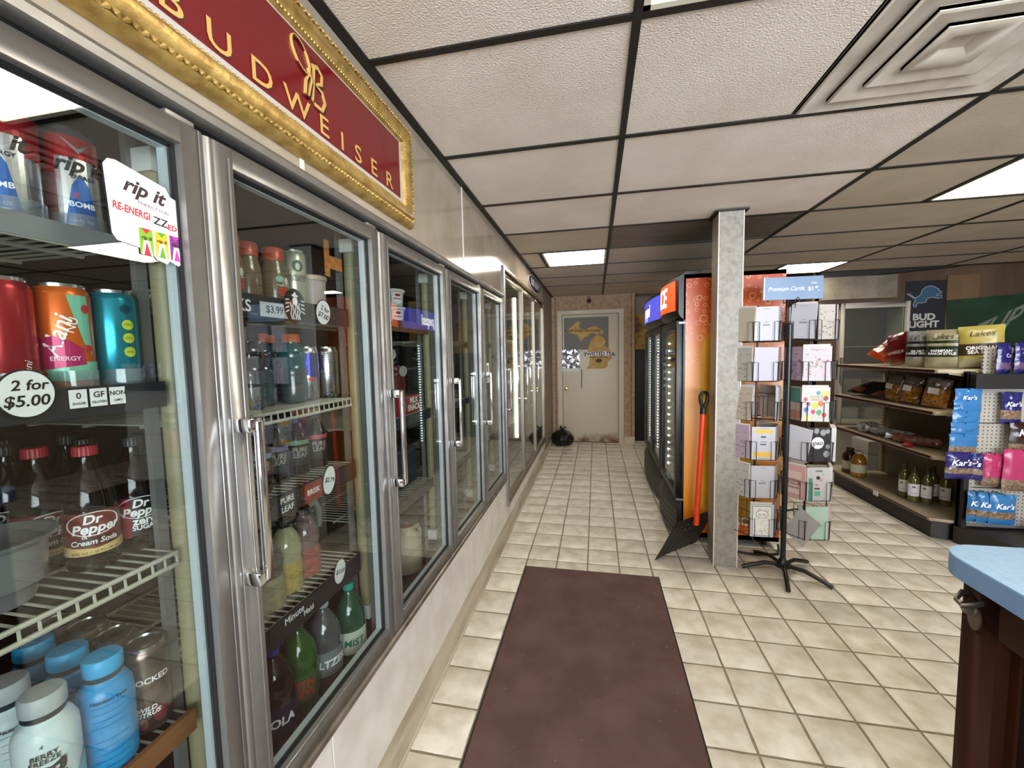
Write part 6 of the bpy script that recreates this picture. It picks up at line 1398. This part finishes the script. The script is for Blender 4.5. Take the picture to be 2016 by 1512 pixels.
# ================================================================ PEGBOARD END CAP
def pegmat():
    m = bpy.data.materials.new('perforated hardboard'); m.use_nodes = True; nt = m.node_tree; bs = nt.nodes['Principled BSDF']
    g = nt.nodes.new('ShaderNodeNewGeometry'); sp = nt.nodes.new('ShaderNodeSeparateXYZ'); nt.links.new(g.outputs['Position'], sp.inputs[0]); d2 = None
    for ax in (0, 2):
        q = nt.nodes.new('ShaderNodeMath'); q.operation = 'MULTIPLY'; q.inputs[1].default_value = 1/0.0254; nt.links.new(sp.outputs[ax], q.inputs[0])
        fr_ = nt.nodes.new('ShaderNodeMath'); fr_.operation = 'FRACT'; nt.links.new(q.outputs[0], fr_.inputs[0])
        sb = nt.nodes.new('ShaderNodeMath'); sb.operation = 'SUBTRACT'; sb.inputs[1].default_value = 0.5; nt.links.new(fr_.outputs[0], sb.inputs[0])
        sq = nt.nodes.new('ShaderNodeMath'); sq.operation = 'POWER'; sq.inputs[1].default_value = 2; nt.links.new(sb.outputs[0], sq.inputs[0])
        if d2 is None: d2 = sq.outputs[0]
        else: ad = nt.nodes.new('ShaderNodeMath'); ad.operation = 'ADD'; nt.links.new(d2, ad.inputs[0]); nt.links.new(sq.outputs[0], ad.inputs[1]); d2 = ad.outputs[0]
    lt = nt.nodes.new('ShaderNodeMath'); lt.operation = 'LESS_THAN'; lt.inputs[1].default_value = 0.026; nt.links.new(d2, lt.inputs[0])
    mx = nt.nodes.new('ShaderNodeMix'); mx.data_type = 'RGBA'; nt.links.new(lt.outputs[0], mx.inputs[0]); mx.inputs[6].default_value = lin('#a8a49a'); mx.inputs[7].default_value = lin('#1c1a18')
    nt.links.new(mx.outputs[2], bs.inputs['Base Color']); bs.inputs['Roughness'].default_value = 0.5
    return m
PEG = pegmat(); PY = 3.432
ec = thing('pegboard_display', 'black end display with a white perforated board of hanging snack pouches', 'display rack', (3.05, PY+0.03, 0)); NE = neg(ec)
MB().box(2.585, PY, 0.15, 3.55, PY+0.012, 0.70).build('lower_board', PEG, ec, NE); MB().box(2.592, PY, 0.70, 3.55, PY+0.012, 1.115).build('middle_board', PEG, ec, NE); MB().box(2.628, PY, 1.226, 3.55, PY+0.012, 1.40).build('upper_board', PEG, ec, NE)
MB().box(2.55, PY+0.012, 0.0, 3.58, PY+0.04, 1.23).build('frame_back', C('#100e0d', 0.5), ec, NE)
MB().box(2.55, PY-0.012, 0.0, 2.582, PY+0.04, 1.24).build('post', C('#141110', 0.5), ec, NE)
MB().box(2.55, PY-0.06, 1.125, 3.58, PY+0.0, 1.225).build('header_shelf', C('#0e0c0c', 0.5), ec, NE)
MB().box(2.595, PY-0.012, 1.09, 3.55, PY-0.001, 1.118).build('top_rail', C('#8f8c84', 0.4), ec, NE)
MB().box(2.57, PY-0.010, 0.140, 3.55, PY, 0.158).build('bottom_rail', STEEL, ec, NE)
b = MB(); b.prism([(2.53, PY+0.02), (2.66, PY-0.33), (3.60, PY-0.36), (3.60, PY+0.03)], lambda a, c, d: (a, c, d), 0.002, 0.125); b.build('base_deck', C('#26211c', 0.45), ec, NE)
for z in (0.88, 0.66, 0.42):
    MB().cyl((2.61, PY-0.006, z), (3.5, PY-0.006, z), 0.003, 6).build('wire_rail', WIR, ec, NE)
BLUB, PURB, PNKB, BRNB = C('#2f6ea6', 0.25), C('#232060', 0.22), C('#a8305f', 0.25), C('#2a1410', 0.25)
NUT = mat('nuts in clear film', '#6a5038', 0.2, 0, 0.6, col2='#8a7a6a', ns=70)
def peg(label, x, z, w, h, m1, bands, seed, txt='Kar\'s', y=PY-0.045, rz=0.0, ts=0.05, group=None, d=0.04):
    x = x*y/3.5
    t = bag('snack_pouch', label, (x, y, z), rz, w, h, d, [m1, NUT, C('#b9b6b0', 0.3)], bands, [(txt, ts, 0, h*0.62, WHITEINK, dict(shear=0.25, bold=0.02))] if txt else (), seed=seed, group=group, crease=0.005)
    b = MB(); b.tube([(0, -0.012, h-0.008), (0, 0.0, h-0.002), (0, -y+PY-0.0, h-0.002)], 0.0025, 5); b.build('hanger_loop', WIR, t)
    return t
for k in range(5): peg('light blue nut pouch hanging at the left edge of the pegboard, %s in the column' % ('first', 'second', 'third', 'fourth', 'fifth')[k], 2.605-0.004*k, 0.955-0.075*k, 0.155, 0.17, BLUB, [(0.25, 0.5, 1)], 40+k, y=PY-0.045-0.024*k, ts=0.04, group='light blue nut pouches in the edge column', d=0.02, txt="Kar's" if k == 0 else None)
peg('dark blue nut pouch hanging low at the left edge of the pegboard', 2.575, 0.52, 0.155, 0.185, PURB, [(0.2, 0.45, 1)], 50, y=PY-0.16, ts=0.055)
peg('dark blue nut pouch turned sideways behind the low one', 2.635, 0.505, 0.13, 0.18, PURB, [(0.2, 0.45, 1)], 51, y=PY-0.10, rz=-0.5)
peg('dark blue nut pouch hanging alone high on the pegboard', 2.86, 0.885, 0.115, 0.215, PURB, [(0.15, 0.45, 1)], 52, ts=0.042)
peg('dark brown nut pouch with white script above the pink pouches', 2.965, 0.715, 0.20, 0.18, BRNB, [(0.0, 0.2, 1)], 53, y=PY-0.07, ts=0.065)
peg('bright pink trail mix pouch, the inner of two', 2.78, 0.44, 0.13, 0.235, PNKB, [(0.0, 0.28, 1)], 54, txt=None)
peg('bright pink trail mix pouch with dark window, the outer of two', 2.94, 0.425, 0.20, 0.29, PNKB, [(0.0, 0.28, 1)], 55, txt=None, y=PY-0.08)
for k, x in enumerate((2.70, 2.76, 2.85)): peg('blue nut pouch on the lowest row of the pegboard, %s of three' % ('first', 'second', 'third')[k], x, 0.185, 0.15 if k == 2 else 0.12, 0.215, BLUB, [(0.18, 0.42, 1)], 60+k, y=PY-0.04-0.02*k, ts=0.05, group='blue nut pouches on the lowest row')
for k in range(6):
    t = bag('snack_pouch', 'purple snack pouch standing in the top row above the pegboard, number %s of the row' % ('one', 'two', 'three', 'four', 'five', 'six')[k], (2.70+k*0.098, PY-0.050, 1.2275), 0.4, 0.115, 0.205, 0.05, [C('#1e1c5c', 0.2), C('#5c4a6a', 0.25)], [(0.12, 0.35, 1)], [('Co', 0.035, 0, 0.12, WHITEINK, {})], seed=70+k, group='purple pouches in the top row', crease=0.006)
t = thing('dark_basket', 'dark round basket on the floor of the pegboard display', 'basket', (2.97, PY-0.20, 0.126)); MB().lathe([(0.05, 0), (0.075, 0.004), (0.085, 0.10), (0.080, 0.10), (0.070, 0.012), (0.001, 0.01)], 22).build('bowl', C('#0f0d10', 0.4), t)
MB().tube([(0.085*math.cos(a), 0.085*math.sin(a), 0.10) for a in [2*PI*i/20 for i in range(20)]], 0.005, 6, closed=True).build('rim', C('#1c1a1e', 0.4), t)

# ================================================================ BACK RIGHT: GLASS DOOR COOLER, SOFFIT AND POSTERS
ct = thing('white_frame_cooler', 'old cooler with a white framed glass door behind the snack shelf', 'cooler', (3.16, 5.535, 0), -0.04)
CW = mat('off white cooler frame', '#a8a196', 0.4)
b = MB(); b.box(-0.33, 0.02, 0.0, 0.32, 0.30, 0.5); b.box(-0.33, 0.0, 0.5, -0.29, 0.30, 1.92); b.box(0.28, 0.0, 0.5, 0.32, 0.30, 1.92); b.box(-0.33, 0.0, 1.88, 0.32, 0.30, 1.92); b.build('cabinet', CW, ct)
MB().box(-0.29, 0.28, 0.5, 0.28, 0.30, 1.88).build('back', C('#1c1814', 0.6), ct)
b = MB(); b.box(-0.34, -0.03, 0.52, -0.30, 0.0, 1.93); b.box(0.29, -0.03, 0.52, 0.335, 0.0, 1.93); b.box(-0.30, -0.03, 1.87, 0.29, 0.0, 1.93); b.box(-0.30, -0.03, 0.52, 0.29, 0.0, 0.57); d = b.build('door', CW, ct, bevel=0.004)
MB().box(-0.30, -0.018, 0.57, 0.29, -0.012, 1.87).build('glass', GLASS, d); MB().box(-0.335, -0.06, 1.0, -0.315, -0.03, 1.3).build('handle', STEEL, d)
for z in (0.85, 1.15, 1.42):
    MB().box(-0.29, 0.03, z, 0.28, 0.26, z+0.012).build('shelf', C('#7c766c', 0.4), ct)
for k, (x, z, c, w_) in enumerate(((-0.15, 0.864, '#8c8474', 'beige'), (0.1, 0.864, '#6a6258', 'brown'), (-0.17, 0.52, '#a8a49a', 'white'), (0.08, 0.52, '#98948c', 'pale grey'))):
    bx = thing('stored_box', 'dim %s box inside the white framed cooler' % w_, 'box', (3.16+x, 5.66, z)); MB().box(-0.09, -0.06, 0, 0.09, 0.06, 0.18).build('carton', C(c, 0.6), bx, bevel=0.003)
for z, c in ((0.30, '#b5b1a8'), (0.16, '#a9a59c')):
    bx = thing('stored_box', 'white flat box stacked on the floor before the old cooler, %s' % ('upper' if z > 0.2 else 'lower'), 'box', (2.95, 5.02, z if z > 0.2 else 0.16-0.16)); MB().box(-0.16, -0.14, 0, 0.16, 0.14, 0.135 if z > 0.2 else 0.295).build('carton', C(c, 0.6), bx, bevel=0.003)
tag(MB().box(-0.39, -0.02, 0, 0.36, 0.03, 0.255).build('soffit_panel', mat('plastic wrapped grey panel', '#7c7466', 0.25, 0, 0.5, col2='#6a6256', ns=5), None, (2.97, 5.47, 1.972)), 'grey plastic covered panel hanging under the ceiling above the old cooler', 'panel')
PYW = 5.558
t = thing('team_poster', 'dark navy poster with a leaping blue lion outline and white beer lettering', 'poster', (3.665, PYW, 1.20))
MB().box(-0.19, -0.004, 0.0, 0.20, 0, 0.955).build('sheet', C('#10121c', 0.5), t)
LION = [(0.0, 0.0), (0.05, 0.02), (0.08, -0.02), (0.06, 0.06)]
def lz(u, v): return (-0.19+(u-750)/(1160-750)*0.39, 0.955-(v-155)/(515-155)*0.34)
LIO = [(752, 305), (790, 303), (835, 345), (860, 355), (905, 320), (920, 260), (950, 235), (990, 218), (1040, 232), (1085, 262), (1090, 285), (1120, 292), (1118, 310), (1075, 318), (1060, 335), (1120, 335), (1125, 360), (1085, 370), (1020, 355), (985, 365), (960, 385), (965, 410), (920, 420), (885, 415), (860, 440), (875, 458), (845, 465), (832, 440), (850, 395), (850, 370), (815, 345), (785, 318)]
cx_, cz_ = lz(960, 345)
def grow(P, k): return [(cx_+(a-cx_)*k, cz_+(c-cz_)*k) for a, c in P]
ol = MB().prism([lz(*p) for p in LIO], lambda a, c, d: (a, -d, c), 0.004, 0.0046).build('lion_fill', C('#2a4f68', 0.5), t)
P_ = [lz(*p) for p in LIO]; b = MB(); b.tube([(a, -0.0055, c) for a, c in P_], 0.0035, 4, closed=True, flat=0.5); b.build('lion_outline', C('#a8b4bc', 0.5), t)
m = MB(); m.text('BUD', 0.10, lambda u, v: (u+0.0, -0.0052, 0.545+v), bold=0.04, sx=1.1); m.text('LIGHT', 0.10, lambda u, v: (u, -0.0052, 0.462+v), bold=0.04, sx=1.05); m.build('lettering', C('#b5b2ae', 0.5), t)
tag(MB().box(0, -0.012, 0, 0.30, 0.0, 0.95).build('wood_board', mat('tan plywood', '#6e5236', 0.6, col2='#5c4228', ns=5, stretch=(1, 1, 0.2)), None, (3.62, PYW+0.0, 1.24)), 'tan plywood board on the wall beside the lion poster', 'board')
bpy.data.objects['wood_board'].location = (3.868, PYW, 1.25)
t = thing('soda_poster', 'dark green soda poster with big slanted pale lettering behind the chip bags', 'poster', (4.33, PYW-0.014, 1.15)); t.rotation_euler = (0, -0.06, 0)
MB().box(-0.42, -0.006, 0, 0.45, 0, 0.80).build('sheet', mat('dark green print', '#0d2a18', 0.5, col2='#133a20', ns=3), t)
m = MB(); m.text('7UP', 0.34, lambda u, v: (u*0.8-0.02+0.2*v, -0.0072, 0.44+v*0.9+0.35*u), bold=0.02, shear=0.5); m.build('lettering', C('#6a7264', 0.5), t)

# ================================================================ CHECKOUT COUNTER
kt = thing('checkout_counter', 'checkout counter with pale blue laminate top and dark wooden cabinet', 'counter', (1.25, 0.3, 0)); NK = neg(kt)
def rr(x0, y0, x1, y1, r):
    P = []
    for (cx, cy, a) in ((x0+r, y1-r, PI/2),): P += [(cx+r*math.cos(a+PI/2*i/10), cy+r*math.sin(a+PI/2*i/10)) for i in range(11)]
    return P+[(x0, y0), (x1, y0), (x1, y1)]
TOPP = rr(0.797, -1.2, 1.9, 1.153, 0.085)
MB().prism(TOPP, lambda a, c, d: (a, c, d), 0.906, 0.950).build('top_edge', mat('blue edge band', '#6b8fba', 0.35), kt, NK)
TOP2 = rr(0.7985, -1.2, 1.9, 1.1515, 0.0835)
MB().prism(TOP2, lambda a, c, d: (a, c, d), 0.950, 0.9515).build('worktop', mat('pale blue laminate', '#7099bb', 0.38, col2='#6990b4', ns=60), kt, NK)
DWD = mat('dark stained wood', '#3a1c10', 0.5, 0, 0.15, col2='#28120a', ns=6, stretch=(1, 1, 0.12), nd=6)
DPN = mat('near black panel', '#1c1412', 0.5, 0, 0.2, col2='#241c18', ns=5)
b = MB(); b.box(0.850, -1.15, 0.0, 1.85, 1.105, 0.30); b.box(0.90, -1.15, 0.30, 1.85, 1.105, 0.905); b.build('carcass', DPN, kt, NK)
b = MB(); b.box(0.838, 1.02, 0.0, 0.90, 1.108, 0.905); b.box(0.838, 0.40, 0.0, 0.90, 0.47, 0.905); b.box(0.838, -1.15, 0.80, 0.90, 1.02, 0.905); b.box(0.838, 0.47, 0.44, 0.90, 1.02, 0.47); b.box(0.838, 0.47, 0.0, 0.90, 1.02, 0.10); b.box(0.838, -1.15, 0.0, 0.90, -1.08, 0.905)
b.build('face_frame', DWD, kt, NK, bevel=0.003)
MB().box(0.870, 0.47, 0.47, 0.90, 1.02, 0.80).build('recessed_panel', DPN, kt, NK); b = MB(); b.box(0.864, 0.47, 0.47, 0.872, 1.02, 0.49); b.box(0.864, 1.0, 0.49, 0.872, 1.02, 0.80); b.build('panel_moulding', DWD, kt, NK)
tag(MB().prism([(-0.10, 0), (0.10, 0), (0.10, 0.16), (-0.10, 0.15)], lambda a, c, d: (d, a, c), 0, 0.012).build('paper_stack', mat('printed paper', '#c9c9c6', 0.6, col2='#2a2a2c', ns=24, lo=0.5, hi=0.56), None, (0.856, 0.93, 0.30)), 'white printed leaflet standing in the counter below the dark panel', 'leaflet')
# wall-mounted bottle opener
op = thing('bottle_opener', 'cast metal wall-mounted bottle opener screwed to the counter post', 'bottle opener', (0.838, 1.072, 0.80))
NIK = mat('worn nickel', '#8c8379', 0.3, 0.9)
b = MB(); b.prism(ell(0.016, 0.028, 18, 0, 0.015)[::-1], lambda a, c, d: (-d, a, c), 0, 0.004); b.build('back_plate', NIK, op)
b = MB(); b.tube([(-0.003, 0.018, 0.060), (-0.020, 0.012, 0.066), (-0.040, 0.0, 0.055), (-0.040, -0.016, 0.050), (-0.022, -0.022, 0.056), (-0.003, -0.018, 0.060)], [0.008, 0.009, 0.007, 0.006, 0.008, 0.008], 8, flat=0.5); b.build('hood', NIK, op)
b = MB(); b.tube([(-0.004, 0.0, 0.03), (-0.020, 0.0, 0.034), (-0.030, 0.0, 0.048)], [0.012, 0.009, 0.005], 8, flat=0.6); b.build('tooth', NIK, op)
